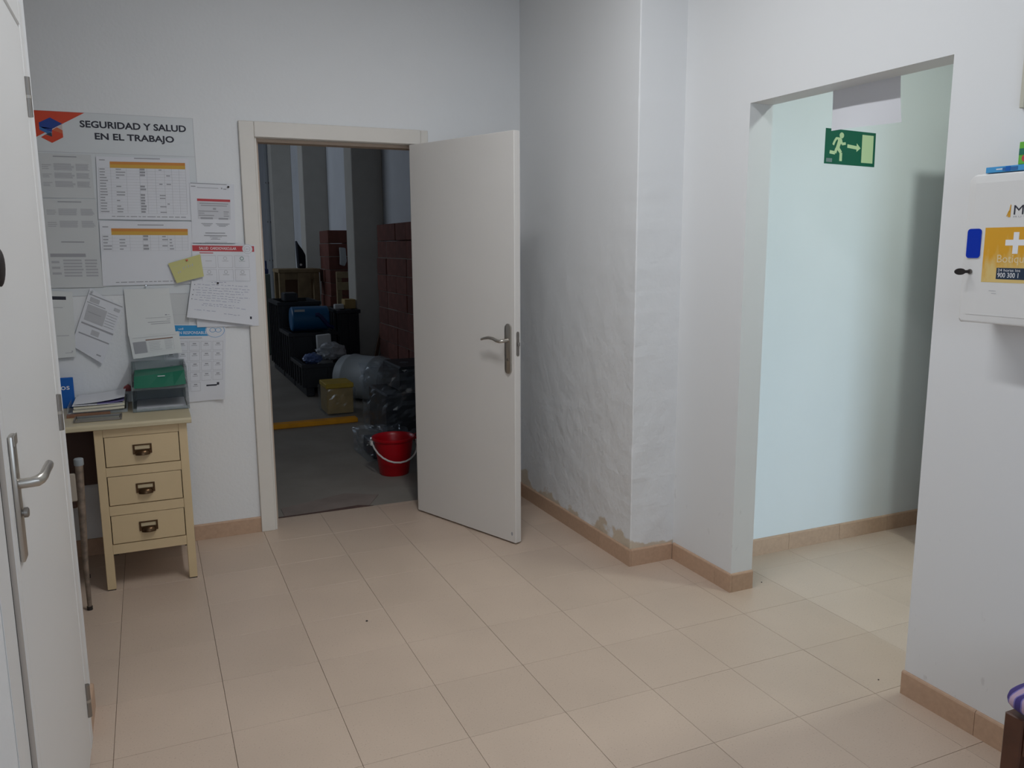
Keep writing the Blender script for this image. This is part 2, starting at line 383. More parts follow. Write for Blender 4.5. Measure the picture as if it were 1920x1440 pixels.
struct('wall_right', boxes([(RB, RC, O1, 2.12, 0, CEIL), (RB, RC, -3.32, O0, 0, CEIL), (RB, RC, O0, O1, OZ, CEIL), (RC, 2.63, -0.60, -0.42, 0, CCZ)]), 'scuffed_paint', 'white wall on the right with a doorless opening to the corridor', 'wall')  # last block: unseen nib added to keep corridor daylight off the jamb
struct('wall_corridor', box(RC, 4.75, CW, CW+0.12, 0, CCZ), 'corridor_paint', 'white end wall of the corridor seen through the opening', 'wall')
struct('wall_corridor_side', boxes([(4.6, 4.75, -1.90, CW, 0, CCZ), (3.57, 4.6, 0.33, 0.53, 0, 2.03), (2.88, 4.75, -3.32, -1.90, 0, CCZ)]), 'corridor_paint', 'white far side wall of the corridor with an unseen partition added to shade the end wall', 'wall')  # middle block added to shade the end wall, last one to trim the daylight
# front side behind the camera: wall with a window and an added slit window for the corridor daylight
struct('wall_front', boxes([(-1.5, 0.0, -3.47, -3.32, 0, CEIL), (0.0, 1.5, -3.47, -3.32, 0, 1.1), (0.0, 1.5, -3.47, -3.32, 2.2, CEIL), (1.5, 2.53, -3.47, -3.32, 0, CEIL),
        (2.53, 2.69, -3.47, -3.32, 2.0, CCZ), (2.69, 4.75, -3.47, -3.32, 0, CCZ)]), 'wall_paint', 'white wall behind the camera with a window', 'wall')
def window(name, x0, x1, z0, z1, label):
    t = thing(name, label, 'window', ((x0+x1)/2, -3.40, z0), kind='structure')
    f = 0.05 if x1-x0 > 1 else 0.012; y0, y1 = -3.43, -3.38
    obj('window_frame', boxes([(x0, x0+f, y0, y1, z0, z1), (x1-f, x1, y0, y1, z0, z1), (x0+f, x1-f, y0, y1, z0, z0+f), (x0+f, x1-f, y0, y1, z1-f, z1)]), 'aluminium', t)
window('window_1', 0.0, 1.5, 1.1, 2.2, 'aluminium window frame in the wall behind the camera')
window('window_2', 2.53, 2.69, 0.0, 2.0, 'added narrow aluminium window shaping the corridor daylight')  # unseen slit, its width made up to steer the corridor daylight
# left partition with the near door, ends in an alcove
LX = -0.072
struct('wall_left', boxes([(LX-0.12, LX, 0.475, 0.668, 0, CEIL), (LX-0.12, LX, -3.32, -0.62, 0, CEIL), (LX-0.12, LX, -0.62, 0.475, 2.10, CEIL)]), 'wall_paint', 'white partition wall around the near left door', 'wall')
struct('wall_alcove', box(-1.47, -1.35, 0.2, BE, 0, CEIL), 'wall_paint', 'white side wall of the desk alcove', 'wall')
struct('wall_alcove_front', box(-1.35, LX-0.12, 0.55, 0.668, 0, CEIL), 'wall_paint', 'white wall closing the alcove behind the near door', 'wall')

# skirting tiles, one piece each
def skirting(name, label, runs):
    """runs: (p0, p1, n) along the floor in plan; the tile stands 10 mm proud towards n"""
    t = thing(name, label, 'skirting', (*runs[0][0], 0), kind='structure')
    for (x0, y0), (x1, y1), (nx, ny), first in runs:
        d = Vector((x1-x0, y1-y0)); Ln = d.length; d /= Ln; s = 0.0; e = first
        while s < Ln-1e-4:
            e = min(e, Ln); a = s+0.0007; b = e-0.0007
            A = Vector((x0, y0))+d*a; B = Vector((x0, y0))+d*b; n = Vector((nx, ny))
            bm = bmesh.new(); h, th, c = 0.082, 0.010, 0.0065
            prof = [(0, 0), (th, 0), (th, h-c), (th-0.0025, h-0.002), (th-c, h), (0, h)]
            ra = [bm.verts.new((*(A+n*q), z)) for q, z in prof]; rb = [bm.verts.new((*(B+n*q), z)) for q, z in prof]; m = len(prof)
            for k in range(m): bm.faces.new((ra[k], ra[(k+1)%m], rb[(k+1)%m], rb[k]))
            bm.faces.new(ra[::-1]); bm.faces.new(rb); bmesh.ops.recalc_face_normals(bm, faces=bm.faces[:])
            obj('skirting_tile', bm, 'base_tile', t)
            s = e; e = s+0.33
skirting('baseboard_back', 'tan ceramic skirting along the back wall beside the storeroom door', [((0.652, BW), (-1.35, BW), (0, -1), 0.33), ((1.617, BW), (RA, BW), (0, -1), 0.33)])
skirting('baseboard_pillar', 'tan ceramic skirting stepping around the plastered pillar and jamb', [((RA, BW-0.011), (RA, 0.943), (-1, 0), 0.28), ((RA, 0.953), (RB-0.010, 0.953), (0, -1), 0.5), ((RB, 0.942), (RB, 0.515), (-1, 0), 0.32), ((RB, O1), (RC, O1), (0, -1), 0.5)])
skirting('baseboard_right', 'tan ceramic skirting along the wall under the first aid cabinet', [((RB, O0+0.004), (RB, -3.32), (-1, 0), 0.266)])
skirting('baseboard_corridor', 'tan ceramic skirting along the corridor end wall', [((RC, CW), (4.6, CW), (0, -1), 0.468)])
skirting('baseboard_left', 'short tan skirting piece on the partition beside the near door', [((LX, 0.672), (LX, 0.478), (1, 0), 0.33)])

# ------------------------------------------------------------------ storeroom doorway: casing, lining, open leaf
tr = thing('trim_1', 'cream painted casing around the storeroom doorway', 'door casing', (1.13, BW, 0), kind='structure')
cz = 2.087
obj('casing_upright', box(0.651, 0.723, 2.155, BW, 0.0, cz-0.0005, bevel=0.003), 'frame_white', tr)
obj('casing_upright', box(1.5405, 1.614, 2.155, BW, 0.0, cz-0.076, bevel=0.003), 'frame_white', tr)
obj('casing_head', box(0.7235, 1.573, 2.155, BW, DZ+0.002, cz, bevel=0.003), 'frame_white', tr)
obj('casing_corner', box(1.5735, 1.614, 2.155, BW, DZ+0.002, cz-0.0015, bevel=0.003), 'frame_white', tr)
obj('lining', boxes([(0.69, 0.733, BW, BE, 0, DZ+0.03), (1.566, 1.58, BW, BE, 0, DZ+0.03), (0.733, 1.566, BW, BE, DZ, DZ+0.03)]), 'frame_white', tr)
obj('door_stop', boxes([(0.733, 0.745, 2.215, 2.30, 0, DZ), (1.562, 1.566, 2.215, 2.30, 0, DZ), (0.745, 1.562, 2.215, 2.30, DZ-0.014, DZ)]), 'stop_brown', tr)

def handle_plate(bm, x, z0, z1, wdt, y, depth):
    """rounded long plate standing proud of plane y towards -y (local coordinates)"""
    r = wdt/2; pts = []
    for k in range(13): a = math.pi*k/12; pts.append((x+r*math.cos(a), y, z1-r+r*math.sin(a)))
    for k in range(13): a = math.pi+math.pi*k/12; pts.append((x+r*math.cos(a), y, z0+r+r*math.sin(a)))
    prism(bm, pts, (0, -depth, 0), bevel=depth*0.45)
# local frame of the leaf: x along the leaf from the hinge, y=0 its front face (room side = -y), z up
ang = math.atan2(1.423-2.144, 1.786-1.504)
d2 = thing('door_2', 'plain cream storeroom door standing open against the pillar wall', 'door', (1.504, 2.144, 0), ang, kind='structure')
LW = 0.774
obj('leaf', box(0.0, LW, 0.0, 0.040, 0.008, 2.006, bevel=0.0025), 'door_white', d2, local=True)
pl = obj('handle_plate', BM(handle_plate, 0.733, 0.865, 1.110, 0.044, 0.0, 0.010), 'nickel', d2, local=True, smooth=True)
bm = BM(tube, [(0.735, -0.008, 1.030), (0.735, -0.040, 1.029), (0.731, -0.048, 1.028), (0.722, -0.052, 1.026), (0.705, -0.053, 1.028), (0.675, -0.052, 1.037), (0.645, -0.052, 1.039), (0.61, -0.051, 1.033), (0.592, -0.050, 1.027)], [0.009, 0.009, 0.009, 0.0085, 0.0085, 0.008, 0.0075, 0.0065, 0.006], n=12)
obj('lever', bm, 'nickel', pl, local=True, smooth=True)
obj('keyhole', BM(lathe, [(0.006, 0), (0.006, 0.003)], 14, Matrix.Translation((0.733, -0.0095, 0.935)) @ Matrix.Rotation(math.pi/2, 4, 'X')), 'dark_nickel', pl, local=True)
bm = bmesh.new(); prism(bm, [(LW, 0.020+0.010*math.cos(a), (1.062 if a < math.pi else 0.962)+0.010*math.sin(a)) for a in [2*math.pi*k/16 for k in range(16)]], (0.0015, 0, 0))
lp = obj('latch_plate', bm, 'dark_nickel', d2, local=True)
obj('latch_bolt', box(LW, LW+0.011, 0.014, 0.026, 1.002, 1.020, bevel=0.002), 'dark_nickel', lp, local=True)
for hz in (0.22, 1.02, 1.80):
    obj('hinge', BM(tube, [(0.004, 0.046, hz-0.045), (0.004, 0.046, hz+0.045)], 0.006, n=10), 'nickel', d2, local=True, smooth=True)
# painted chip at the foot of the leaf
bm = bmesh.new(); prism(bm, [(0.748+0.006*math.cos(a), 0.0005, 0.052+0.010*math.sin(a)) for a in [2*math.pi*k/9 for k in range(9)]], (0, -0.0008, 0)); obj('paint_chip', bm, 'ink_grey', d2, local=True)

# ------------------------------------------------------------------ near left door (seen at a raking angle)
tr3 = thing('trim_2', 'white frame around the near left door', 'door casing', (LX, 0, 0), kind='structure')
obj('casing_upright', box(LX, LX+0.012, 0.408, 0.476, 0.0, 2.11, bevel=0.003), 'left_door_white', tr3)
obj('casing_upright', box(LX, LX+0.002, -0.62, -0.5125, 0.0, 2.11, bevel=0.0006), 'left_door_white', tr3)
obj('casing_head', box(LX, LX+0.012, -0.512, 0.4075, 2.042, 2.11, bevel=0.003), 'left_door_white', tr3)
obj('lining', boxes([(LX-0.12, LX, -0.62, -0.53, 0, 2.10), (LX-0.12, LX, 0.42, 0.475, 0, 2.10), (LX-0.12, LX, -0.53, 0.42, 2.045, 2.10)]), 'left_door_white', tr3)
d1 = thing('door_1', 'white near door with a steel lever, cut off by the left edge', 'door', (LX+0.012, 0.395, 0), kind='structure')
FX = -0.060
obj('leaf', box(FX-0.040, FX, -0.506, 0.392, 0.006, 2.032, bevel=0.0025), 'left_door_white', d1)
bm = bmesh.new(); prism(bm, [(FX, -0.506+0.03, 0.006), (FX, -0.506+0.0305, 0.006), (FX, -0.506+0.0305, 2.0), (FX, -0.506+0.03, 2.0)], (0.0002, 0, 0)); obj('edge_line', bm, 'frame_white', d1)
obj('edge_strip', box(FX-0.030, FX-0.004, 0.3925, 0.4065, 0.006, 2.034, bevel=0.002), 'stop_brown' if False else 'frame_white', d1)
for hz in (0.165, 1.03, 1.865):
    h = obj('hinge', BM(tube, [(FX+0.003, 0.3975, hz-0.05), (FX+0.003, 0.3975, hz+0.05)], 0.0085, n=12), 'dark_nickel', d1, smooth=True)
    obj('hinge_finial', BM(lathe, [(0.0092, -0.004), (0.0092, 0.004)], 12, Matrix.Translation((FX+0.003, 0.3975, hz))), 'nickel', h)
def plate_left(bm):
    prism(bm, [(FX, -0.441-0.019, 0.905), (FX, -0.441+0.019, 0.905), (FX, -0.441+0.019, 1.143), (FX, -0.441-0.019, 1.143)], (0.009, 0, 0), bevel=0.003)
obj('edge_band', box(FX-0.039, FX-0.0012, -0.5068, -0.5055, 0.008, 2.030), 'edge_band', d1)
obj('shadow_gap_strip', box(LX-0.012, LX+0.0022, -0.5124, -0.5078, 0.0, 2.04), 'rubber', tr3)  # black strip standing in for the shadow gap beside the casing
pl = obj('handle_plate', BM(plate_left), 'nickel', d1, smooth=True)
bm = bmesh.new(); prism(bm, [(FX+0.0088, -0.441-0.019, 1.124), (FX+0.0088, -0.441+0.019, 1.124), (FX+0.0088, -0.441+0.019, 1.143), (FX+0.0088, -0.441-0.019, 1.143)], (0.0025, 0, 0), bevel=0.001); obj('plate_end', bm, 'nickel', pl)
bm = BM(tube, [(FX+0.006, -0.441, 1.050), (FX+0.028, -0.441, 1.051), (FX+0.038, -0.439, 1.052), (FX+0.044, -0.430, 1.054), (FX+0.047, -0.415, 1.056), (FX+0.049, -0.385, 1.060), (FX+0.050, -0.350, 1.060), (FX+0.050, -0.328, 1.056)],
        [0.0095, 0.0095, 0.0105, 0.0105, 0.010, 0.0095, 0.0095, 0.007], n=14, flat=(0.75, 1.0))
obj('lever', bm, 'nickel', pl, smooth=True)
obj('lock_knob', BM(lathe, [(0.006, 0), (0.006, 0.003), (0.0095, 0.004), (0.0095, 0.010), (0.007, 0.012)], 18, Matrix.Translation((FX+0.008, -0.441, 0.995)) @ Matrix.Rotation(math.pi/2, 4, 'Y')), 'dark_nickel', pl, smooth=True)
bm = bmesh.new(); bmesh.ops.create_uvsphere(bm, u_segments=18, v_segments=12, radius=1.0)
for v in bm.verts: v.co = Vector((FX+0.010+0.010*v.co.x, -0.412+0.020*v.co.y, 1.449+0.035*v.co.z*(1-0.15*v.co.z)))
obj('knob', bm, 'rubber', d1, smooth=True)

# ------------------------------------------------------------------ pinned-up papers on the back wall
def sstep(e0, e1, x):
    t = min(1, max(0, (x-e0)/(e1-e0))); return t*t*(3-2*t)
class Sheet:
    """a paper on a wall; corners TL,TR,BR,BL in wall coordinates (u,v)"""
    def __init__(s, name, label, cat, corners, layer, material='paper', curl=None, group=None, wall='back', thick=0.0006, n=10):
        s.c = [Vector(c) for c in corners]; s.layer = layer; s.curl = curl or (lambda a, b: 0.0); s.wall = wall; s.th = thick; s.n = n
        bm = bmesh.new(); F = [[bm.verts.new(s.P(a/n, b/n, 0)) for a in range(n+1)] for b in range(n+1)]
        B = [[bm.verts.new(s.P(a/n, b/n, -thick)) for a in range(n+1)] for b in range(n+1)]
        for b in range(n):
            for a in range(n):
                bm.faces.new((F[b][a], F[b+1][a], F[b+1][a+1], F[b][a+1])); bm.faces.new((B[b][a], B[b][a+1], B[b+1][a+1], B[b+1][a]))
        for k in range(n):
            bm.faces.new((F[0][k], F[0][k+1], B[0][k+1], B[0][k])); bm.faces.new((F[n][k+1], F[n][k], B[n][k], B[n][k+1]))
            bm.faces.new((F[k+1][0], F[k][0], B[k][0], B[k+1][0])); bm.faces.new((F[k][n], F[k+1][n], B[k+1][n], B[k][n]))
        bmesh.ops.recalc_face_normals(bm, faces=bm.faces[:])
        s.o = tag(obj(name, bm, material, smooth=True), label, cat, group)
    def P(s, a, b, off):
        tl, tr_, br, bl = s.c; q = (tl*(1-a)+tr_*a)*(1-b) + (bl*(1-a)+br*a)*b
        h = 0.0010 + s.layer*0.0016 + s.curl(a, b) + off
        if s.wall == 'back': return Vector((q.x, BW-h, q.y))
        if s.wall == 'corridor': return Vector((q.x, CW-h, q.y))
        return Vector((s.wall-h, -q.x, q.y))          # plane X = wall, seen from -X, u = -Y
    def rects(s, name, rs, material, off=0.0005):
        bm = bmesh.new()
        for a0, b0, a1, b1 in rs:
            na = max(1, min(s.n, math.ceil(abs(a1-a0)*s.n))); nb = max(1, min(8, round(abs(b1-b0)*8)))
            g = [[bm.verts.new(s.P(a0+(a1-a0)*i/na, b0+(b1-b0)*j/nb, off)) for i in range(na+1)] for j in range(nb+1)]
            for j in range(nb):
                for i in range(na): bm.faces.new((g[j][i], g[j+1][i], g[j+1][i+1], g[j][i+1]))
        o_ = obj(name, bm, material, s.o)
        if len(rs) > 1: o_['kind'] = 'stuff'
        return o_
    def poly(s, name, pts, material, off=0.0005):
        bm = bmesh.new(); bm.faces.new([bm.verts.new(s.P(a, b, off)) for a, b in pts][::-1]); return obj(name, bm, material, s.o)
    def text(s, name, body, rect, material, off=0.0007, bold=0.0):
        V, F = text_verts(body, bold); x0 = min(v.x for v in V); x1 = max(v.x for v in V); y0 = min(v.y for v in V); y1 = max(v.y for v in V)
        if 'J' in body: W_ = text_verts(body.replace('J', 'I'), bold)[0]; y0 = min(v.y for v in W_); y1 = max(v.y for v in W_)
        a0, b0, a1, b1 = rect; bm = bmesh.new()
        vs = [bm.verts.new(s.P(a0+(a1-a0)*(v.x-x0)/(x1-x0), b1+(b0-b1)*(v.y-y0)/(y1-y0), off)) for v in V]
        for f in F:
            try: bm.faces.new([vs[k] for k in f])
            except ValueError: pass
        return obj(name, bm, material, s.o)
def para(a0, b0, a1, b1, n, fill=0.45, ragged=0.3, seed=1):
    r = random.Random(seed); out = []; h = (b1-b0)/n
    for k in range(n): out.append((a0, b0+k*h, a0+(a1-a0)*(1-ragged*r.random()), b0+k*h+h*fill))
    return out
def frame_rects(a0, b0, a1, b1, ta, tb): return [(a0, b0, a1, b0+tb), (a0, b1-tb, a1, b1), (a0, b0, a0+ta, b1), (a1-ta, b0, a1, b1)]
def rect_c(x0, x1, z0, z1): return [(x0, z1), (x1, z1), (x1, z0), (x0, z0)]

# safety board with header
SB = (-0.27, 0.447, 1.258, 2.085); sw, sh = SB[1]-SB[0], SB[3]-SB[2]
def sb(x, z): return ((x-SB[0])/sw, (SB[3]-z)/sh)
S = Sheet('notice_board', 'large white notice board headed SEGURIDAD Y SALUD EN EL TRABAJO', 'notice board', rect_c(*SB), 0, 'board_white', thick=0.0009)
def sr(x0, z1, x1, z0): return (*sb(x0, z1), *sb(x1, z0))
S.text('lettering', 'SEGURIDAD Y SALUD', sr(-0.035, 2.0505, 0.414, 2.0195), 'ink', bold=0.028)
S.text('lettering', 'EN EL TRABAJO', sr(0.022, 1.9985, 0.358, 1.9685), 'ink', bold=0.028)
S.poly('logo_triangle', [sb(-0.27, 2.085), sb(-0.010, 2.085), sb(-0.27, 1.936)], 'logo_orange', 0.0004)
S.poly('logo_blue_top', [sb(-0.152, 2.056), sb(-0.105, 2.031), sb(-0.146, 2.008), sb(-0.197, 2.006), sb(-0.197, 2.032)], 'logo_blue', 0.0006)
S.poly('logo_sky_band', [sb(-0.197, 2.016), sb(-0.150, 1.991), sb(-0.160, 1.982), sb(-0.197, 2.001)], 'logo_sky', 0.0008)
S.poly('logo_blue_side', [sb(-0.146, 2.0085), sb(-0.197, 2.0065), sb(-0.197, 2.015), sb(-0.150, 1.992)], 'logo_blue', 0.0007)
S.poly('logo_pale_corner', [sb(-0.106, 2.030), sb(-0.128, 2.015), sb(-0.106, 2.005)], 'logo_pale', 0.0005)
S.poly('logo_amber_face', [sb(-0.128, 2.015), sb(-0.106, 2.003), sb(-0.106, 1.988), sb(-0.148, 2.002)], 'logo_amber', 0.0006)
S.poly('logo_orange_face', [sb(-0.148, 2.002), sb(-0.106, 1.989), sb(-0.106, 1.972), sb(-0.152, 1.946), sb(-0.194, 1.969), sb(-0.176, 1.981), sb(-0.150, 1.974)], 'logo_orange', 0.0005)
S.poly('logo_dark_fold', [sb(-0.176, 1.983), sb(-0.150, 1.991), sb(-0.150, 1.973)], 'logo_dark', 0.0009)
S.rects('rule', [(0, (SB[3]-1.9085)/sh, 1, (SB[3]-1.9068)/sh), (0.9972, 0, 1, 1), (0, 0.9978, 1, 1), (0, 0, 1, 0.0016)], 'ink_light')

def wavy(amp, ph): return lambda a, b: amp*(0.5+0.5*math.sin(a*5.1+ph)*math.cos(b*4.3+ph*2))
# three grey typed sheets down the left
GL = 'typed safety sheets in the left column'
def typed(label, corners, layer, seed, cols):
    s = Sheet('safety_sheet', label, 'paper', corners, layer, 'paper_grey', wavy(0.002, seed), GL)
    s.rects('heading', [(0.28, 0.05, 0.72, 0.075)], 'ink_grey')
    L = []
    for b0, b1 in cols:
        L += para(0.06, b0+0.03, 0.24, b1, 3, 0.4, 0.4, seed) + para(0.28, b0, 0.66, b1, 6, 0.6, 0.15, seed+1) + para(0.69, b0, 0.95, b1, 6, 0.6, 0.2, seed+2)
    s.rects('print', L, 'ink_mid'); return s
typed('grey typed safety sheet, topmost of the left column under the board header', rect_c(-0.215, 0.0, 1.705, 1.900), 1, 1, [(0.22, 0.38), (0.43, 0.56), (0.62, 0.76)])
typed('grey typed safety sheet, middle of the left column under the board header', rect_c(-0.213, 0.004, 1.505, 1.700), 2, 4, [(0.22, 0.38), (0.50, 0.66)])
s = typed('grey typed safety sheet, lowest of the left column, lower edge loose', [(-0.213, 1.522), (0.0, 1.520), (0.006, 1.298), (-0.213, 1.300)], 3, 9, [(0.42, 0.80)])
s.rects('grey_row', [(0.05, 0.30, 0.72, 0.37)], 'ink_grey')
# two wide table sheets
def table_sheet(label, corners, layer, orange, rows, seed, full=True, curl=None):
    s = Sheet('table_sheet', label, 'paper', corners, layer, 'paper', curl or wavy(0.0015, seed), 'wide table sheets on the board')
    a0, b0, a1, b1 = orange; m = b0+(b1-b0)*0.45
    s.rects('heading_band', [(a0, b0, a1, m)], 'print_orange'); s.rects('heading_band', [(a0, m, a1, b1)], 'print_amber')
    r = random.Random(seed); cols = [0.02, a0+0.005, 0.31, 0.45, 0.53, 0.62, 0.72, 0.80, 0.88, a1]
    bot = 0.90 if full else 0.46
    g = [(c, b1, c+0.0025, bot) for c in cols] + [(0.02, b1+(bot-b1)*k/rows, a1, b1+(bot-b1)*k/rows+0.0022) for k in range(rows+1)]
    s.rects('table_grid', g, 'ink_light')
    L = [(0.40, b0-0.065, 0.68, b0-0.05), (0.03, b0-0.03, 0.09, b0-0.015)]
    for k in range(rows):
        y = b1+(bot-b1)*(k+0.3)/rows; h = (bot-b1)/rows*0.35
        L.append((0.03, y, 0.03+0.09*r.uniform(0.5, 1), y+h))
        if r.random() < 0.7: L.append((0.20, y, 0.20+r.uniform(0.03, 0.1), y+h))
        if r.random() < 0.8: L.append((0.455, y-h*0.6, 0.455+r.uniform(0.04, 0.06), y+h*1.2))
        if r.random() < 0.35: L.append((0.66, y, 0.66+r.uniform(0.03, 0.07), y+h))
        if r.random() < 0.5: L.append((0.74, y, 0.74+r.uniform(0.02, 0.05), y+h))
    s.rects('print', L, 'ink_grey', 0.0008)
    r2 = random.Random(seed+5); x = 0.14; fo = []
    while x < 0.9: wd = r2.uniform(0.02, 0.09); fo.append((x, 0.945, x+wd, 0.958)); x += wd+0.015
    s.rects('footer', fo, 'ink_grey'); return s
table_sheet('wide white table sheet with orange heading row, upper of the pair', [(0.020, 1.893), (0.417, 1.899), (0.411, 1.609), (0.008, 1.611)], 3, (0.14, 0.075, 0.955, 0.175), 16, 3, True, lambda a, b: 0.0015+0.006*max(0, b-0.75)*4*math.sin(a*math.pi)**2*0.8)
table_sheet('wide white table sheet with orange heading row, lower of the pair', [(0.010, 1.604), (0.414, 1.602), (0.400, 1.306), (0.002, 1.304)], 4, (0.12, 0.115, 0.945, 0.215), 5, 8, False)
# loose plain sheet below, right of the folded leaflet
Sheet('plain_sheet', 'blank pale sheet below the board between leaflet and handwritten note', 'paper', [(0.10, 1.262), (0.372, 1.256), (0.366, 1.105), (0.10, 1.105)], 0.2, 'paper_grey').rects('rule', [(0.0, 0.66, 1.0, 0.668)], 'ink_light')
# red notice
s = Sheet('red_headed_notice', 'white notice with a thin red bar above the cardiovascular poster', 'paper', [(0.412, 1.788), (0.616, 1.783), (0.607, 1.500), (0.408, 1.502)], 5, 'paper', wavy(0.0012, 2))
s.rects('red_bar', [(0.15, 0.262, 0.90, 0.302)], 'print_red')
s.rects('grey_panel', [(0.15, 0.305, 0.90, 0.60)], 'panel_grey', 0.0004)
s.rects('print', [(0.02, 0.005, 0.83, 0.017), (0.16, 0.075, 0.64, 0.083), (0.03, 0.055, 0.13, 0.07), (0.70, 0.065, 0.73, 0.09), (0.75, 0.08, 0.82, 0.095), (0.20, 0.33, 0.85, 0.345), (0.23, 0.365, 0.82, 0.38), (0.50, 0.41, 0.57, 0.44), (0.17, 0.46, 0.62, 0.475), (0.17, 0.495, 0.30, 0.508), (0.17, 0.53, 0.52, 0.545), (0.74, 0.465, 0.86, 0.48), (0.74, 0.50, 0.84, 0.512), (0.74, 0.535, 0.86, 0.55),
        (0.21, 0.57, 0.49, 0.60), (0.62, 0.575, 0.84, 0.602), (0.22, 0.67, 0.48, 0.68), (0.25, 0.69, 0.45, 0.70), (0.28, 0.71, 0.42, 0.72), (0.55, 0.67, 0.87, 0.68), (0.58, 0.69, 0.83, 0.70), (0.62, 0.71, 0.78, 0.72), (0.30, 0.825, 0.76, 0.84), (0.27, 0.868, 0.80, 0.884), (0.40, 0.895, 0.68, 0.903), (0.46, 0.915, 0.58, 0.922), (0.42, 0.93, 0.64, 0.942), (0.28, 0.985, 0.80, 0.99)], 'ink_grey', 0.0008)
# cardiovascular poster
s = Sheet('health_poster', 'white poster with a red SALUD CARDIOVASCULAR bar beside the door casing', 'poster', [(0.402, 1.497), (0.696, 1.491), (0.694, 1.087), (0.402, 1.092)], 6, 'paper', lambda a, b: 0.001+0.0095*sstep(0.58, 0.84, a), wall='back', n=32)
s.rects('red_bar', [(0.01, 0.016, 0.985, 0.085)], 'print_red')
s.text('lettering', 'SALUD  CARDIOVASCULAR', (0.115, 0.033, 0.70, 0.066), 'white_print', off=0.0011, bold=0.012)
s.poly('badge', [(0.875+0.083*math.cos(a), 0.052+0.060*math.sin(a)) for a in [2*math.pi*k/28 for k in range(28)]], 'paper', 0.0009)
def ring(sh, name, ca, cb, ra, rb, wdt, material, off=0.0011, n=28):
    bm = bmesh.new(); I = []; O = []
    for k in range(n):
        a = 2*math.pi*k/n; I.append(bm.verts.new(sh.P(ca+(ra-wdt)*math.cos(a), cb+(rb-wdt*rb/ra)*math.sin(a), off))); O.append(bm.verts.new(sh.P(ca+ra*math.cos(a), cb+rb*math.sin(a), off)))
    for k in range(n): bm.faces.new((I[k], O[k], O[(k+1)%n], I[(k+1)%n]))
    return obj(name, bm, material, sh.o)
ring(s, 'badge_ring', 0.875, 0.052, 0.080, 0.058, 0.006, 'ink_light'); ring(s, 'badge_heart', 0.872, 0.052, 0.052, 0.034, 0.008, 'ink_light')
s.rects('badge_pulse', [(0.835, 0.05, 0.862, 0.056), (0.862, 0.042, 0.872, 0.066), (0.872, 0.05, 0.91, 0.056)], 'ink_light', 0.0011)
s.rects('caption', [(0.115, 0.100, 0.33, 0.110)], 'print_red')
gr = []; cap = []
for r_ in range(4):
    for c_ in range(3):
        a0 = 0.13+c_*0.265; b0 = 0.135+r_*0.165*1.0; gr += frame_rects(a0, b0, a0+0.235, b0+0.145, 0.004, 0.003); cap += [(a0+0.07, b0+0.062, a0+0.17, b0+0.069)]
s.rects('grid_boxes', gr, 'ink_light', 0.0006); s.rects('print', cap, 'ink_light', 0.0008)
for c_ in range(3):
    for r_ in range(2):
        if (c_, r_) != (0, 0): ring(s, 'icon', 0.13+c_*0.265+0.118, 0.135+r_*0.165+0.032, 0.03, 0.022, 0.008, ['ink_light', 'ink_light', 'box_teal'][c_] if r_ == 0 else 'ink_light')
# yellow note
s = Sheet('yellow_note', 'yellow handwritten note held by a red pin', 'note', [(0.291, 1.404), (0.439, 1.447), (0.448, 1.340), (0.323, 1.310)], 8.5, 'note_yellow', lambda a, b: 0.002+0.010*b*b)
s.rects('handwriting', [(0.38, 0.34, 0.40, 0.47), (0.46, 0.33, 0.48, 0.43), (0.55, 0.31, 0.57, 0.43), (0.62, 0.32, 0.64, 0.42), (0.68, 0.31, 0.71, 0.42), (0.18, 0.5, 0.20, 0.58), (0.25, 0.47, 0.27, 0.57), (0.08, 0.22, 0.3, 0.225)], 'ink_light')
# handwritten sheet
s = Sheet('handwritten_sheet', 'white handwritten sheet pinned over the cardiovascular poster, tilted', 'paper', [(0.391, 1.320), (0.674, 1.306), (0.664, 1.092), (0.357, 1.144)], 9, 'paper', lambda a, b: 0.002+0.014*b*b*(0.6+0.4*math.sin(a*3))*(1-0.5*a)+0.0065*sstep(0.5, 0.86, a), n=24)
r = random.Random(21); L = []
for k, (b, a0, a1) in enumerate([(0.02, 0.32, 0.56), (0.09, 0.10, 0.92), (0.17, 0.12, 0.95), (0.235, 0.08, 0.93), (0.30, 0.10, 0.85), (0.37, 0.09, 0.95), (0.43, 0.16, 0.80), (0.49, 0.08, 0.78), (0.58, 0.22, 0.7), (0.63, 0.2, 0.9), (0.76, 0.10, 0.42), (0.80, 0.55, 0.8)]):
    x = a0
    while x < a1: wd = r.uniform(0.015, 0.08); dy = r.uniform(-0.008, 0.008); L.append((x, b+dy, min(a1, x+wd), b+dy+0.012)); x += wd+r.uniform(0.012, 0.03)
s.rects('handwriting', L, 'ink_blue'); s.rects('bullets', [(0.05, 0.09, 0.062, 0.11), (0.045, 0.235, 0.058, 0.255), (0.04, 0.36, 0.052, 0.385), (0.035, 0.48, 0.047, 0.50), (0.955, 0.80, 0.985, 0.86)], 'ink')
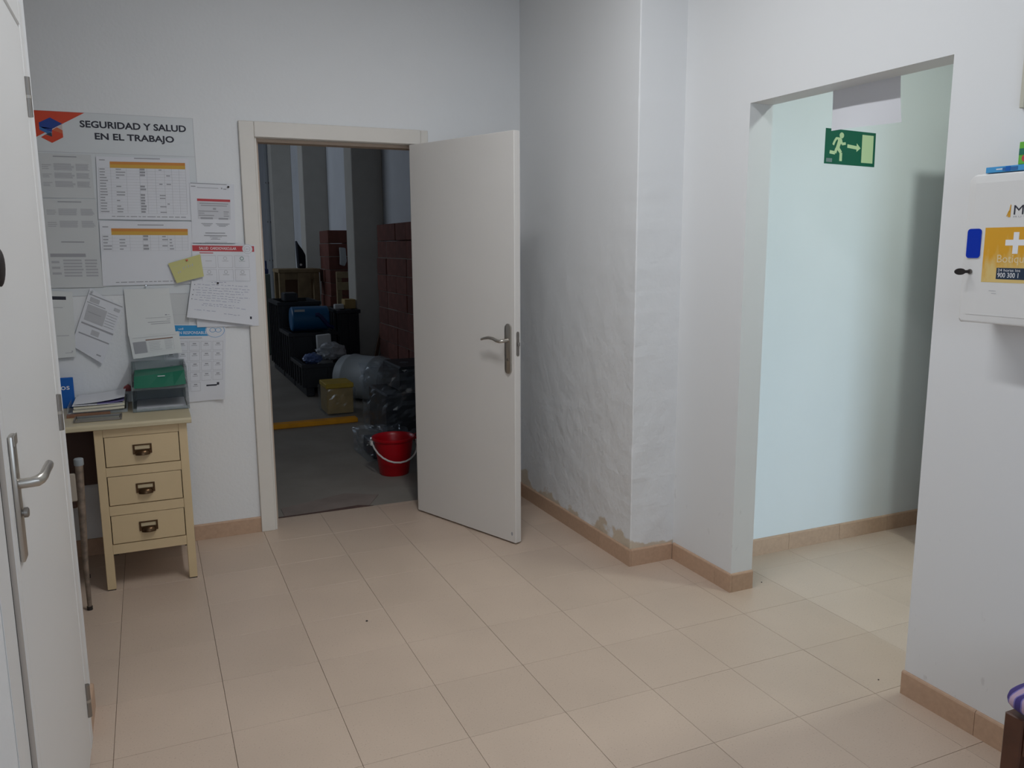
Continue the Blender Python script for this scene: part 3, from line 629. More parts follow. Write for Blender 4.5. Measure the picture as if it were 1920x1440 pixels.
# blue headed poster, lower edge curling
s = Sheet('mobility_poster', 'white poster with a blue RESPONSABLE bar hanging behind the letter trays', 'poster', [(0.240, 1.112), (0.537, 1.098), (0.508, 0.725), (0.240, 0.716)], 2, 'paper', lambda a, b: 0.002+0.030*max(0, a-0.75)*4*max(0, b-0.35)**1.2)
s.rects('blue_bar', [(0.02, 0.01, 0.74, 0.145)], 'poster_blue')
s.text('lettering', 'N RESPONSABLE', (0.27, 0.085, 0.69, 0.122), 'white_print', bold=0.004)
s.text('lettering', 'ud', (0.26, 0.04, 0.33, 0.065), 'white_print')
s.poly('badge', [(0.83+0.155*math.cos(a), 0.075+0.095*math.sin(a)) for a in [2*math.pi*k/28 for k in range(28)]], 'paper', 0.0009)
ring(s, 'badge_ring', 0.83, 0.075, 0.150, 0.092, 0.007, 'poster_blue', 0.0011); ring(s, 'badge_icon', 0.79, 0.07, 0.05, 0.03, 0.008, 'poster_blue', 0.0011); ring(s, 'badge_icon', 0.88, 0.07, 0.05, 0.03, 0.008, 'poster_blue', 0.0011)
s.rects('caption', [(0.27, 0.165, 0.62, 0.178)], 'ink_light')
gr = []; cap = []
for r_ in range(5):
    for c_ in range(5):
        if r_ == 4 and c_ > 2: continue
        a0 = 0.03+c_*0.19; b0 = 0.215+r_*0.133; gr += frame_rects(a0, b0, a0+0.17, b0+0.118, 0.005, 0.004); cap += [(a0+0.06, b0+0.022, a0+0.115, b0+0.036), (a0+0.04, b0+0.048, a0+0.13, b0+0.054)]
s.rects('grid_boxes', gr, 'ink_light', 0.0006); s.rects('print', cap, 'ink_grey', 0.0008)
s.rects('logo', [(0.68, 0.79, 0.86, 0.81), (0.86, 0.765, 0.90, 0.80)], 'ink', 0.0008)
# folded leaflet: upper page and lower flap standing off the wall
s = Sheet('folded_leaflet', 'thick white leaflet pinned open, its grey table flap turned out', 'leaflet', [(0.089, 1.286), (0.286, 1.286), (0.302, 1.072), (0.092, 1.062)], 5, 'paper_warm', lambda a, b: 0.002+0.016*b*b, thick=0.003)
s.rects('print', [(0.40, 0.635, 0.95, 0.642), (0.83, 0.575, 0.87, 0.60), (0.88, 0.585, 0.93, 0.592), (0.85, 0.68, 0.93, 0.69), (0.44, 0.725, 0.92, 0.737), (0.50, 0.765, 0.92, 0.777)], 'ink_grey')
f = Sheet('leaflet_flap', 'x', 'x', [(0.094, 1.066), (0.316, 1.078), (0.324, 0.975), (0.106, 0.955)], 5, 'paper_warm', lambda a, b: 0.020+0.012*b, thick=0.002)
f.rects('grey_column', [(0.05, 0.30, 0.31, 0.80)], 'ink_grey'); f.rects('brown_line', [(0.31, 0.235, 0.86, 0.275)], 'brown_board')
f.rects('print', [(0.06, 0.12, 0.94, 0.135)] + frame_rects(0.32, 0.28, 0.86, 0.80, 0.004, 0.006) + para(0.36, 0.36, 0.62, 0.78, 6, 0.25, 0.3, 3) + para(0.68, 0.32, 0.84, 0.78, 8, 0.3, 0.2, 4), 'ink_light', 0.0008)
fo = f.o; wl = fo.location.copy()
for k in ('label', 'category'): del fo[k]
fo.parent = s.o; fo.location = wl - s.o.location
# tilted form, booklet behind the near door
s = Sheet('tilted_form', 'white form with grey boxes hanging askew from one pin', 'paper', [(-0.052, 1.296), (0.076, 1.196), (-0.028, 0.938), (-0.152, 1.032)], 4.5, 'paper', lambda a, b: 0.002+0.012*b*a)
s.c = [Vector(c) for c in ((-0.052, 1.296), (0.090, 1.226), (-0.022, 0.938), (-0.150, 1.003))]
bm_fix = s.o
s.rects('grey_boxes', [(0.06, 0.235, 0.62, 0.48), (0.08, 0.12, 0.35, 0.19), (0.36, 0.58, 0.60, 0.66), (0.78, 0.14, 0.95, 0.19)], 'ink_light')
s.rects('print', [(0.02, 0.08, 0.98, 0.095), (0.02, 0.205, 0.55, 0.215), (0.12, 0.34, 0.5, 0.35), (0.02, 0.52, 0.98, 0.545), (0.02, 0.68, 0.95, 0.70), (0.15, 0.90, 0.28, 0.91), (0.70, 0.90, 0.84, 0.92)] + para(0.64, 0.25, 0.96, 0.5, 6, 0.15, 0.1, 5), 'ink_grey', 0.0008)
s = Sheet('booklet', 'pale stapled booklet with a black title bar next to the near door edge', 'booklet', [(-0.28, 1.290), (-0.127, 1.280), (-0.136, 0.978), (-0.28, 0.974)], 5, 'paper_warm', lambda a, b: 0.004+0.006*b, thick=0.004)
s.rects('title_bar', [(0.40, 0.075, 0.82, 0.125)], 'ink'); s.rects('print', [(0.45, 0.24, 0.72, 0.247), (0.5, 0.66, 0.84, 0.672), (0.70, 0.925, 0.90, 0.935), (0.88, 0.90, 0.92, 0.925)], 'ink_light', 0.0007)
def pin(x, z, h, material, label):
    bm = BM(lathe, [(0.0012, 0), (0.0012, h-0.003), (0.0048, h-0.001), (0.0048, h+0.002), (0.0028, h+0.0045)], 14, Matrix.Translation((x, BW, z)) @ Matrix.Rotation(math.pi/2, 4, 'X'))
    tag(obj('push_pin', bm, material, smooth=True), label, 'pin', 'push pins on the notices')
pin(-0.045, 1.278, 0.014, 'pin_steel', 'steel push pin holding the tilted form'); pin(0.187, 1.301, 0.014, 'pin_steel', 'steel push pin above the folded leaflet')
pin(0.376, 1.419, 0.020, 'pin_red', 'red push pin in the yellow note'); pin(0.511, 1.306, 0.021, 'rubber', 'dark push pin at the top of the handwritten sheet')
pin(0.588, 1.770, 0.014, 'rubber', 'black push pin at the corner of the red headed notice')

# ------------------------------------------------------------------ desk
DF = 1.660
desk = thing('desk', 'cream painted desk with a three drawer pedestal against the back wall', 'desk', (-0.3, 1.9, 0))
def desk_top(bm):
    x0, x1, z0, z1 = -1.15, 0.326, 0.719, 0.745; r = 0.010
    prof = [(1.638+r, z0), (1.638, z0+0.004), (1.638, z1-r)] + [(1.638+r-r*math.cos(a), z1-r+r*math.sin(a)) for a in (0.4, 0.8, 1.2)] + [(1.638+r, z1), (2.161, z1), (2.161, z0)]
    prism(bm, [(x0, y, z) for y, z in prof], (x1-x0, 0, 0))
obj('top', BM(desk_top), 'desk_top_cream', desk)
bm = bmesh.new()
rails = [(0.684, 0.719), (0.5105, 0.550), (0.3365, 0.378), (0.163, 0.205)]
bx(bm, -0.0270, 0.2710, DF, DF+0.02, *rails[0]); bx(bm, -0.0270, 0.2710, DF, DF+0.02, *rails[1]); bx(bm, -0.0270, 0.2710, DF, DF+0.02, *rails[2]); bx(bm, -0.0270, 0.2710, DF, DF+0.02, *rails[3])
bx(bm, -0.060, -0.042, DF+0.034, 2.15, 0.165, 0.719); bx(bm, 0.290, 0.306, DF+0.034, 2.15, 0.165, 0.719); bx(bm, -0.042, 0.290, 2.13, 2.15, 0.165, 0.719); bx(bm, -0.042, 0.290, DF+0.02, 2.13, 0.165, 0.172)
obj('pedestal_body', bm, 'desk_cream', desk)
for x0 in (-0.062, 0.2715):
    for y0 in (DF, 2.116):
        obj('leg', boxes([(x0, x0+0.0345, y0, y0+0.034, 0.004, 0.719)], bevel=0.0015), 'desk_cream', desk)
        obj('leg_foot', box(x0+0.001, x0+0.0335, y0+0.001, y0+0.033, 0.0, 0.004), 'rubber', desk)
for z0, z1 in ((0.551, 0.684), (0.379, 0.510), (0.206, 0.336)):
    dr = obj('drawer', boxes([(-0.0240, 0.2685, DF+0.001, DF+0.019, z0+0.0022, z1-0.0022)], bevel=0.0012), 'desk_cream', desk)
    obj('drawer_shadow_gap', box(-0.0268, 0.2712, DF+0.0125, DF+0.0195, z0-0.0008, z1+0.0008), 'dark_gap', dr)
    obj('drawer_box', boxes([(-0.020, -0.010, DF+0.0196, 2.10, z0+0.01, z1-0.02), (0.255, 0.265, DF+0.0196, 2.10, z0+0.01, z1-0.02), (-0.010, 0.255, DF+0.0196, 2.10, z0+0.01, z0+0.016)]), 'plank_brown', dr)
    cx, zc = 0.1215, (z0+z1)/2+0.0015; x0, x1 = cx-0.0375, cx+0.0375; zt, zb = zc+0.023, zc-0.019; f = 0.0055
    bm = boxes([(x0, x1, DF-0.003, DF+0.001, zt-f, zt), (x0, x0+f+0.002, DF-0.003, DF+0.001, zb, zt-f), (x1-f-0.002, x1, DF-0.003, DF+0.001, zb, zt-f), (x0+f, x1-f, DF-0.003, DF+0.001, zt-f-0.0215, zt-f-0.0165), (x0+f, x1-f, DF-0.002, DF+0.001, zb, zt-f-0.02)])
    fr = obj('label_frame', bm, 'bronze', dr)
    obj('label_card', box(x0+f, x1-f, DF-0.0006, DF+0.0008, zt-f-0.017, zt-f+0.001), 'label_paper', dr)
    bm = bmesh.new(); n, m = 14, 6; rows = []
    for j in range(m+1):
        e = j/m*math.pi/2; row = []
        for i in range(n+1):
            a = math.pi*i/n; rx = 0.0285*math.cos(a); row.append(bm.verts.new((cx-rx, DF-0.002-0.019*math.sin(a)*math.sin(e), zb-0.004+0.023*math.cos(e)*math.sin(a)**0.5 if 0 < i < n else zb-0.004)))
        rows.append(row)
    for j in range(m):
        for i in range(n):
            try: bm.faces.new((rows[j][i], rows[j][i+1], rows[j+1][i+1], rows[j+1][i]))
            except ValueError: pass
    bmesh.ops.remove_doubles(bm, verts=bm.verts, dist=1e-5); bmesh.ops.solidify(bm, geom=bm.faces[:], thickness=0.0012); bmesh.ops.recalc_face_normals(bm, faces=bm.faces[:])
    obj('cup_pull', bm, 'bronze', dr, smooth=True)
# far end support of the desk, hidden behind the near door
obj('side_panel', box(-1.13, -1.10, DF+0.02, 2.15, 0, 0.719), 'desk_cream', desk)
obj('shaded_back_panel', box(-1.10, -0.0605, 2.14, 2.155, 0.36, 0.719), 'seat_brown', desk)  # panel coloured dark brown for the shade under the desk

DZT = 0.7455
# ------------------------------------------------------------------ things on the desk
def tray(name, label, x0, x1, y0, y1, z0, h, material, paper_mat=None):
    t = thing(name, label, 'letter tray', ((x0+x1)/2, (y0+y1)/2, z0), group='letter trays on the desk')
    k = 0.003
    obj('tray_base', box(x0, x1, y0, y1, z0, z0+k, bevel=0.001), material, t)
    for xa, xb, sgn in ((x0, x0+k, 1), (x1-k, x1, -1)):
        bm = bmesh.new(); prism(bm, [(xa, y0, z0+k), (xa, y1, z0+k), (xa, y1, z0+h), (xa, y0+0.03, z0+h), (xa, y0+0.004, z0+h*0.55)], (xb-xa, 0, 0)); obj('tray_side', bm, material, t)
    obj('tray_back', box(x0+k, x1-k, y1-k, y1, z0+k, z0+h), material, t)
    obj('tray_lip', box(x0+k, x1-k, y0, y0+0.002, z0+k, z0+0.016), material, t)
    for xx in (x0+0.006, x1-0.018): obj('stacking_peg', box(xx, xx+0.012, y1-0.02, y1-k, z0+k, z0+h-0.0006, bevel=0.001), material, t)
    return t
tray('letter_tray', 'smoked clear letter tray with white papers, lower of the stacked pair', 0.092, 0.332, 1.856, 2.160, DZT, 0.096, 'smoke_acrylic')
tray('letter_tray', 'smoked clear letter tray with a green folder, upper of the stacked pair', 0.093, 0.331, 1.868, 2.158, DZT+0.0968, 0.098, 'smoke_acrylic')
def stack(name, label, cat, x0, x1, y0, y1, z0, h, material, bend=0.0, n=10, group=None, rz=0.0):
    bm = bmesh.new(); cx, cy_ = (x0+x1)/2, (y0+y1)/2; R = Matrix.Rotation(rz, 3, 'Z')
    def q(i, z):
        x = x0+(x1-x0)*i/n; e = bend*((i/n)**2); return [Vector((cx, cy_, 0))+R@Vector((x-cx, yy-cy_, 0))+Vector((0, 0, z+e)) for yy in (y0, y1)]
    lo = [[bm.verts.new(v) for v in q(i, z0)] for i in range(n+1)]; hi = [[bm.verts.new(v) for v in q(i, z0+h)] for i in range(n+1)]
    for i in range(n):
        bm.faces.new((hi[i][0], hi[i+1][0], hi[i+1][1], hi[i][1])); bm.faces.new((lo[i][1], lo[i+1][1], lo[i+1][0], lo[i][0]))
        bm.faces.new((lo[i][0], lo[i+1][0], hi[i+1][0], hi[i][0])); bm.faces.new((hi[i][1], hi[i+1][1], lo[i+1][1], lo[i][1]))
    bm.faces.new((lo[0][1], lo[0][0], hi[0][0], hi[0][1])); bm.faces.new((lo[n][0], lo[n][1], hi[n][1], hi[n][0]))
    bmesh.ops.recalc_face_normals(bm, faces=bm.faces[:])
    return tag(obj(name, bm, material), label, cat, group)
stack('paper_pile', 'thin pile of white papers in the lower smoked tray', 'paper', 0.108, 0.318, 1.862, 2.145, DZT+0.0032, 0.006, 'paper')
# green folder lying folded in the upper tray, its front edge raised
bm = bmesh.new()
g0 = [(0.104, 1.862, 0.854), (0.160, 1.860, 0.8535), (0.218, 1.858, 0.854), (0.270, 1.859, 0.857), (0.322, 1.860, 0.861)]
g1 = [(0.107, 1.90, 0.902), (0.160, 1.902, 0.906), (0.218, 1.905, 0.9085), (0.270, 1.905, 0.914), (0.320, 1.90, 0.921)]
g2 = [(0.107, 2.14, 0.900), (0.160, 2.14, 0.903), (0.218, 2.14, 0.905), (0.270, 2.14, 0.908), (0.320, 2.14, 0.912)]
g3 = [(0.104, 2.14, 0.850), (0.160, 2.14, 0.850), (0.218, 2.14, 0.850), (0.270, 2.14, 0.850), (0.322, 2.14, 0.850)]
G = [[bm.verts.new(p) for p in r_] for r_ in (g0, g1, g2, g3)]
for a, b in ((0, 1), (1, 2), (2, 3), (3, 0)):
    for k in range(4): bm.faces.new((G[a][k], G[a][k+1], G[b][k+1], G[b][k]))
bm.faces.new([G[j][0] for j in range(4)]); bm.faces.new([G[j][4] for j in (3, 2, 1, 0)]); bmesh.ops.recalc_face_normals(bm, faces=bm.faces[:])
gf = tag(obj('green_folder', bm, 'folder_green'), 'green card folder in the upper smoked tray', 'folder')
obj('white_tab', box(0.205, 0.236, 1.8905, 1.893, 0.8985, 0.9015), 'white_print', gf)
# low clear tray with pads and loose papers
tray('letter_tray', 'low clear letter tray holding cream pads, left of the stacked pair', -0.170, 0.070, 1.885, 2.160, DZT+0.0005, 0.040, 'clear_acrylic')
stack('cream_pad', 'cream bound pad, lower of two in the clear tray', 'notepad', -0.148, 0.058, 1.878, 2.14, DZT+0.017, 0.009, 'cream_pad', 0.004, group='cream pads in the clear tray')
stack('cream_pad', 'cream bound pad, upper of two in the clear tray', 'notepad', -0.145, 0.060, 1.882, 2.14, DZT+0.0305, 0.0085, 'cream_pad', 0.004, group='cream pads in the clear tray')
stack('grey_card', 'grey card between the two cream pads', 'card', -0.140, 0.056, 1.890, 2.13, DZT+0.0262, 0.004, 'paper_grey', 0.004)
stack('purple_sheet', 'purple printed sheet sticking out of the paper pile', 'paper', -0.050, 0.058, 1.888, 2.12, DZT+0.0460, 0.003, 'purple_paper', 0.008)
stack('loose_papers', 'pile of loose white papers on top of the cream pads', 'paper', -0.150, 0.052, 1.884, 2.15, DZT+0.0437, 0.002, 'paper', 0.0)
stack('loose_papers', 'white sheet bending upward at the right of the paper pile', 'paper', -0.140, 0.062, 1.90, 2.155, DZT+0.0495, 0.0012, 'paper', 0.020)
stack('brown_notebook', 'flat brown notebook under the clear tray front', 'notebook', -0.172, 0.000, 1.845, 1.884, DZT, 0.011, 'brown_board', 0.0)
t = thing('glass_dish', 'shallow dark glass tray near the desk front edge', 'tray', (-0.045, 1.77, DZT))
obj('glass_plate', box(-0.128, 0.040, 1.725, 1.812, DZT, DZT+0.005, bevel=0.002), 'glass_dark', t)
obj('chrome_rim', boxes([(-0.132, 0.044, 1.718, 1.724, DZT, DZT+0.011), (-0.132, 0.044, 1.813, 1.818, DZT, DZT+0.011), (-0.137, -0.1322, 1.718, 1.818, DZT, DZT+0.011), (0.0442, 0.049, 1.718, 1.818, DZT, DZT+0.011)], bevel=0.0015), 'dark_nickel', t)
# blue card standing by the wall, red eraser-like block
t = thing('blue_brochure_holder', 'blue standing brochure with white letters, half hidden by the near door', 'brochure', (-0.22, 2.12, DZT))
obj('brochure', box(-0.29, -0.155, 2.105, 2.125, DZT, 0.888, bevel=0.002), 'folder_blue', t)
V, F = text_verts('os', 0.008); bm = bmesh.new(); x0 = min(v.x for v in V); x1 = max(v.x for v in V)
vsx = [bm.verts.new((-0.207+(v.x-x0)/(x1-x0)*0.036, 2.1042, 0.833+v.y*0.036)) for v in V]
for f_ in F: bm.faces.new([vsx[k] for k in f_])
obj('lettering', bm, 'white_print', t)
tag(obj('red_block', BM(prism, [(0.048, 2.13, 0.805), (0.085, 2.13, 0.805), (0.085, 2.13, 0.828), (0.072, 2.13, 0.836), (0.055, 2.13, 0.826)], (0, 0.024, 0), bevel=0.002), 'red_plastic'), 'small dark red block behind the paper pile beside the smoked trays', 'block').location.z = DZT+0.057

# ------------------------------------------------------------------ low metal chair pushed to the desk
ch = thing('chair', 'old low chair with rusty metal posts and grey caps, beside the near door', 'chair', (-0.30, 1.65, 0))
for xb, xt in ((-0.122, -0.112), (-0.49, -0.50)):
    lg = obj('rear_post', BM(tube, [(xb, 1.487, 0.012), (xb, 1.488, 0.2), ((xb+xt)/2, 1.49, 0.42), (xt, 1.488, 0.618)], [0.0085, 0.011, 0.0145, 0.0155], n=12), 'chair_metal', ch, smooth=True)
    obj('foot', BM(lathe, [(0.011, 0), (0.011, 0.016)], 12, Matrix.Translation((xb, 1.487, 0))), 'rubber', lg)
    obj('grey_cap', BM(lathe, [(0.017, 0), (0.018, 0.003), (0.018, 0.026), (0.015, 0.029)], 16, Matrix.Translation((xt, 1.488, 0.616))), 'cap_grey', lg, smooth=True)
for x in (-0.15, -0.46):
    lg = obj('front_leg', BM(tube, [(x, 1.86, 0.012), (x, 1.85, 0.43)], [0.0085, 0.013], n=12), 'chair_metal', ch, smooth=True)
    obj('foot', BM(lathe, [(0.011, 0), (0.011, 0.016)], 12, Matrix.Translation((x, 1.86, 0))), 'rubber', lg)
obj('seat', box(-0.48, -0.132, 1.515, 1.87, 0.43, 0.462, bevel=0.008, seg=2), 'seat_brown', ch)
obj('backrest', box(-0.487, -0.128, 1.478, 1.494, 0.47, 0.585, bevel=0.004), 'chair_back', ch)
obj('side_rail', BM(tube, [(-0.124, 1.50, 0.40), (-0.148, 1.845, 0.40)], 0.008, n=8), 'chair_metal', ch)
obj('side_rail', BM(tube, [(-0.488, 1.50, 0.40), (-0.462, 1.845, 0.40)], 0.008, n=8), 'chair_metal', ch)

# ------------------------------------------------------------------ first aid cabinet on the right wall (front face at X = 2.270)
CX = 2.270
ca = thing('first_aid_cabinet', 'white plastic first aid cabinet with an orange Botiquin label on the right wall', 'cabinet', (RB-0.06, -0.75, 1.262))
Y1, Y0, Z0, Z1 = -0.546, -0.952, 1.262, 1.662
obj('body', box(CX+0.022, RB, Y0+0.004, Y1-0.004, Z0+0.004, Z1-0.002, bevel=0.012, seg=3), 'cabinet_white', ca, smooth=True)
def door_slab(bm):
    r = 0.022; pts = []
    for cyy, czz, a0 in ((Y1-r, Z1-r, 0), (Y0+r, Z1-r, 90), (Y0+r, Z0+r*0.4, 180), (Y1-r*0.4, Z0+r*0.4, 270)):
        q = r if czz > 1.5 else r*0.4
        for k in range(7): a = math.radians(a0+90*k/6); pts.append((CX, (cyy if czz > 1.5 else (Y0+q if a0 == 180 else Y1-q))+q*math.cos(a), czz+q*math.sin(a)))
    prism(bm, pts, (0.0218, 0, 0), bevel=0.0055)
dr = obj('door', BM(door_slab), 'cabinet_white', ca, smooth=True)
C = Sheet('label_panel', 'x', 'x', [(-(Y1-0.022), Z1-0.024), (-(Y0+0.022), Z1-0.024), (-(Y0+0.022), Z0+0.022), (-(Y1-0.022), Z0+0.022)], 0, 'cabinet_white', wall=CX, thick=0.0008)
co = C.o
for k in ('label', 'category'): del co[k]
wl = co.location.copy(); co.parent = dr; co.location = wl - wloc(dr)
CU0, CU1, CV0, CV1 = -(Y1-0.022), -(Y0+0.022), Z0+0.022, Z1-0.024
def c2(y, z): return ((-y-CU0)/(CU1-CU0), (CV1-z)/(CV1-CV0))
def cabinet_print(name, kind, data, material, off):
    """prints parented to the cabinet door"""
    if kind == 'rect': y1, z1, y0, z0 = data; o = C.rects(name, [(*c2(y1, z1), *c2(y0, z0))], material, off)
    elif kind == 'poly': o = C.poly(name, [c2(y, z) for y, z in data], material, off)
    else: body, (y1, z1, y0, z0), b = data; o = C.text(name, body, (*c2(y1, z1), *c2(y0, z0)), material, off, b)
    w_ = wloc(co) ; o.parent = dr; o.location = w_ - wloc(dr) + o.location
cabinet_print('orange_label', 'rect', (-0.607, 1.519, -0.800, 1.374), 'sticker_label', 0.0004)
cabinet_print('cross', 'poly', [(-0.667, 1.4865), (-0.688, 1.4865), (-0.688, 1.506), (-0.703, 1.506), (-0.703, 1.4865), (-0.724, 1.4865), (-0.724, 1.4715), (-0.703, 1.4715), (-0.703, 1.450), (-0.688, 1.450), (-0.688, 1.4715), (-0.667, 1.4715)], 'white_print', 0.0007)
cabinet_print('lettering', 'text', ('Botiquín', (-0.648, 1.4475, -0.742, 1.4205), 0.0), 'label_cream', 0.0007)
cabinet_print('navy_label', 'rect', (-0.649, 1.413, -0.790, 1.383), 'navy', 0.0007)
cabinet_print('lettering', 'text', ('24 horas los', (-0.653, 1.4105, -0.715, 1.4035), 0.0), 'white_print', 0.0010)
cabinet_print('lettering', 'text', ('900 300 1', (-0.653, 1.4005, -0.711, 1.3875), 0.006), 'white_print', 0.0010)
cabinet_print('lettering', 'text', ('M', (-0.682, 1.575, -0.708, 1.551), 0.0), 'ink', 0.0006)
cabinet_print('lettering', 'text', ('M U T U A', (-0.682, 1.5475, -0.74, 1.5435), 0.0), 'ink_grey', 0.0006)
cabinet_print('logo_stroke', 'poly', [(-0.6715, 1.577), (-0.6735, 1.577), (-0.6735, 1.545), (-0.6665, 1.545)], 'sticker_orange', 0.0006)
cabinet_print('logo_stroke', 'poly', [(-0.668, 1.562), (-0.6705, 1.560), (-0.6645, 1.547), (-0.662, 1.547)], 'sticker_orange', 0.0006)
cabinet_print('small_print', 'rect', (-0.632, 1.352, -0.652, 1.3505), 'ink_light', 0.0006); cabinet_print('small_print', 'rect', (-0.640, 1.345, -0.654, 1.3435), 'ink_light', 0.0006)
def rrect(bm, y0, y1, z0, z1, r, x, d):
    pts = []
    for cyy, czz, a0 in ((y1-r, z1-r, 0), (y0+r, z1-r, 90), (y0+r, z0+r, 180), (y1-r, z0+r, 270)):
        for k in range(6): a = math.radians(a0+90*k/5); pts.append((x, cyy+r*math.cos(a), czz+r*math.sin(a)))
    prism(bm, pts, (d, 0, 0))
obj('window_rim', BM(rrect, -0.600, -0.554, 1.435, 1.520, 0.010, CX+0.0002, -0.0018), 'cabinet_white', dr, smooth=True)
obj('blue_window', BM(rrect, -0.5975, -0.5565, 1.438, 1.517, 0.009, CX-0.0014, -0.0022), 'window_blue', dr, smooth=True)
ky = obj('lock', BM(lathe, [(0.007, 0), (0.007, 0.004)], 14, Matrix.Translation((CX, -0.572, 1.401)) @ Matrix.Rotation(-math.pi/2, 4, 'Y')), 'dark_nickel', dr)
bm = bmesh.new(); bx(bm, CX-0.016, CX-0.004, -0.5732, -0.5708, 1.397, 1.405)
prism(bm, [(CX-0.029+0.0145*math.cos(a), -0.5745, 1.401+0.009*math.sin(a)) for a in [2*math.pi*k/18 for k in range(18)]], (0, 0.005, 0)); bmesh.ops.rotate(bm, verts=bm.verts, cent=(CX-0.004, -0.572, 1.401), matrix=Matrix.Rotation(math.radians(-28), 3, 'Z'))
obj('key', bm, 'rubber', ky)
t = thing('flat_blue_carton', 'flat light blue carton lying on the first aid cabinet', 'carton', (2.32, -0.70, Z1+0.0005))
obj('carton', box(2.268, 2.375, -0.86, -0.593, Z1+0.0005, Z1+0.0155, bevel=0.0008), 'box_blue', t)
obj('print', boxes([(2.2674, 2.268, -0.662, -0.649, Z1+0.002, Z1+0.014), ]), 'folder_blue', t); obj('white_lettering', boxes([(2.2674, 2.268, -0.640, -0.623, Z1+0.007, Z1+0.010), ]), 'white_print', t)
obj('print_pale', boxes([(2.2674, 2.268, -0.682, -0.663, Z1+0.003, Z1+0.012), (2.2674, 2.268, -0.648, -0.641, Z1+0.003, Z1+0.012)]), 'logo_sky', t)
t = thing('green_carton', 'upright green carton with a red spot on top of the blue carton', 'carton', (2.31, -0.73, Z1+0.0162))
obj('carton', box(2.272, 2.32, -0.79, -0.678, Z1+0.0162, Z1+0.0725, bevel=0.0008), 'box_green', t)
obj('teal_band', boxes([(2.2712, 2.272, -0.789, -0.679, Z1+0.040, Z1+0.056)]), 'box_teal', t); obj('red_spot', BM(lathe, [(0.009, 0), (0.009, 0.0006)], 14, Matrix.Translation((2.272, -0.696, Z1+0.031)) @ Matrix.Rotation(-math.pi/2, 4, 'Y')), 'print_red', t)
# framed picture at the right edge
t = thing('framed_sign', 'green sign in a beige frame at the upper right edge', 'framed sign', (RB-0.01, -0.75, 1.838))
obj('frame', boxes([(RB-0.014, RB, -0.602, -0.588, 1.838, 2.05), (RB-0.014, RB, -0.92, -0.906, 1.838, 2.05), (RB-0.014, RB, -0.906, -0.602, 1.838, 1.850), (RB-0.014, RB, -0.906, -0.602, 2.038, 2.05)], bevel=0.002), 'frame_beige', t)
obj('panel', box(RB-0.008, RB-0.0005, -0.9058, -0.6022, 1.8502, 2.0378), 'sign_green', t)

# ------------------------------------------------------------------ exit sign and the paper taped in the opening
def sg(x, z): return x, z
E = Sheet('exit_sign', 'green emergency exit sign with running figure, arrow and door on the corridor wall', 'sign', [(3.075, 2.003), (3.387, 1.994), (3.390, 1.839), (3.075, 1.846)], 0, 'sign_green', wall='corridor', thick=0.0008)
px = lambda x, y: ((x-0.0)/1, y)
def ep(x, y):   # pixel-free layout: normalised sign coordinates
    return (x, y)
E.rects('door_symbol', [(0.725, 0.085, 0.955, 0.90)], 'sign_cream')
E.poly('arrow', [ep(0.435, 0.40), ep(0.62, 0.43), ep(0.62, 0.345), ep(0.70, 0.485), ep(0.62, 0.60), ep(0.62, 0.53), ep(0.435, 0.50)], 'sign_cream')
bmm = [(0.315+0.044*math.cos(a), 0.165+0.085*math.sin(a)) for a in [2*math.pi*k/20 for k in range(20)]]
E.poly('figure_head', bmm, 'sign_cream')
def limb(pts, wd):
    for k in range(len(pts)-1):
        (x0, y0), (x1, y1) = pts[k], pts[k+1]; asp = 0.5; dx, dy = x1-x0, (y1-y0)*asp; L_ = math.hypot(dx, dy); nx, ny = -dy/L_*wd, dx/L_*wd/asp
        E.poly('figure_limb', [(x0+nx, y0+ny), (x1+nx, y1+ny), (x1-nx, y1-ny), (x0-nx, y0-ny)], 'sign_cream', 0.0005+0.0001*k)
E.poly('figure_torso', [(0.215, 0.225), (0.29, 0.235), (0.325, 0.29), (0.285, 0.50), (0.29, 0.57), (0.20, 0.58), (0.245, 0.32)], 'sign_cream', 0.0008)
limb([(0.222, 0.25), (0.185, 0.33), (0.155, 0.455)], 0.019); limb([(0.30, 0.265), (0.325, 0.41), (0.40, 0.385)], 0.019)
limb([(0.26, 0.55), (0.315, 0.66), (0.315, 0.90)], 0.026); limb([(0.225, 0.55), (0.20, 0.68), (0.095, 0.66)], 0.024)
E.rects('maker_mark', [(0.035, 0.84, 0.15, 0.95)], 'teal_grey')
P_ = Sheet('blank_paper', 'white sheet of paper taped under the lintel of the opening', 'paper', [(-0.203, OZ-0.001), (0.089, OZ-0.001), (0.098, 1.875), (-0.191, 1.882)], 0, 'paper', lambda a, b: 0.0015+0.012*b*b*math.sin(a*4+0.5)+0.004*b, wall=2.503, thick=0.0006, n=14)

# ------------------------------------------------------------------ wooden bench end with cushion at the lower right corner
be = thing('wooden_bench', 'dark wooden bench end in the lower right corner', 'bench', (2.1, -1.2, 0))
PX0, PY0 = 1.948, -1.044
for x in (PX0, 2.335):
    for y in (PY0, -2.0):
        obj('leg', box(x, x+0.045, y, y+0.045, 0.0, 0.40, bevel=0.003), 'walnut', be)
obj('front_rail', box(PX0+0.005, PX0+0.040, -1.955, PY0, 0.31, 0.385, bevel=0.002), 'walnut', be)
obj('end_rail', box(PX0+0.045, 2.335, PY0+0.008, PY0+0.036, 0.31, 0.385, bevel=0.002), 'walnut', be)
for k in range(5): obj('seat_slat', box(PX0+0.012+k*0.075, PX0+0.075+k*0.075, -1.99, PY0+0.006, 0.386, 0.400, bevel=0.002), 'walnut', be)
bm = bmesh.new(); nu, nv = 64, 20
def sgp(v, e): return math.copysign(abs(v)**e, v)
rows = []
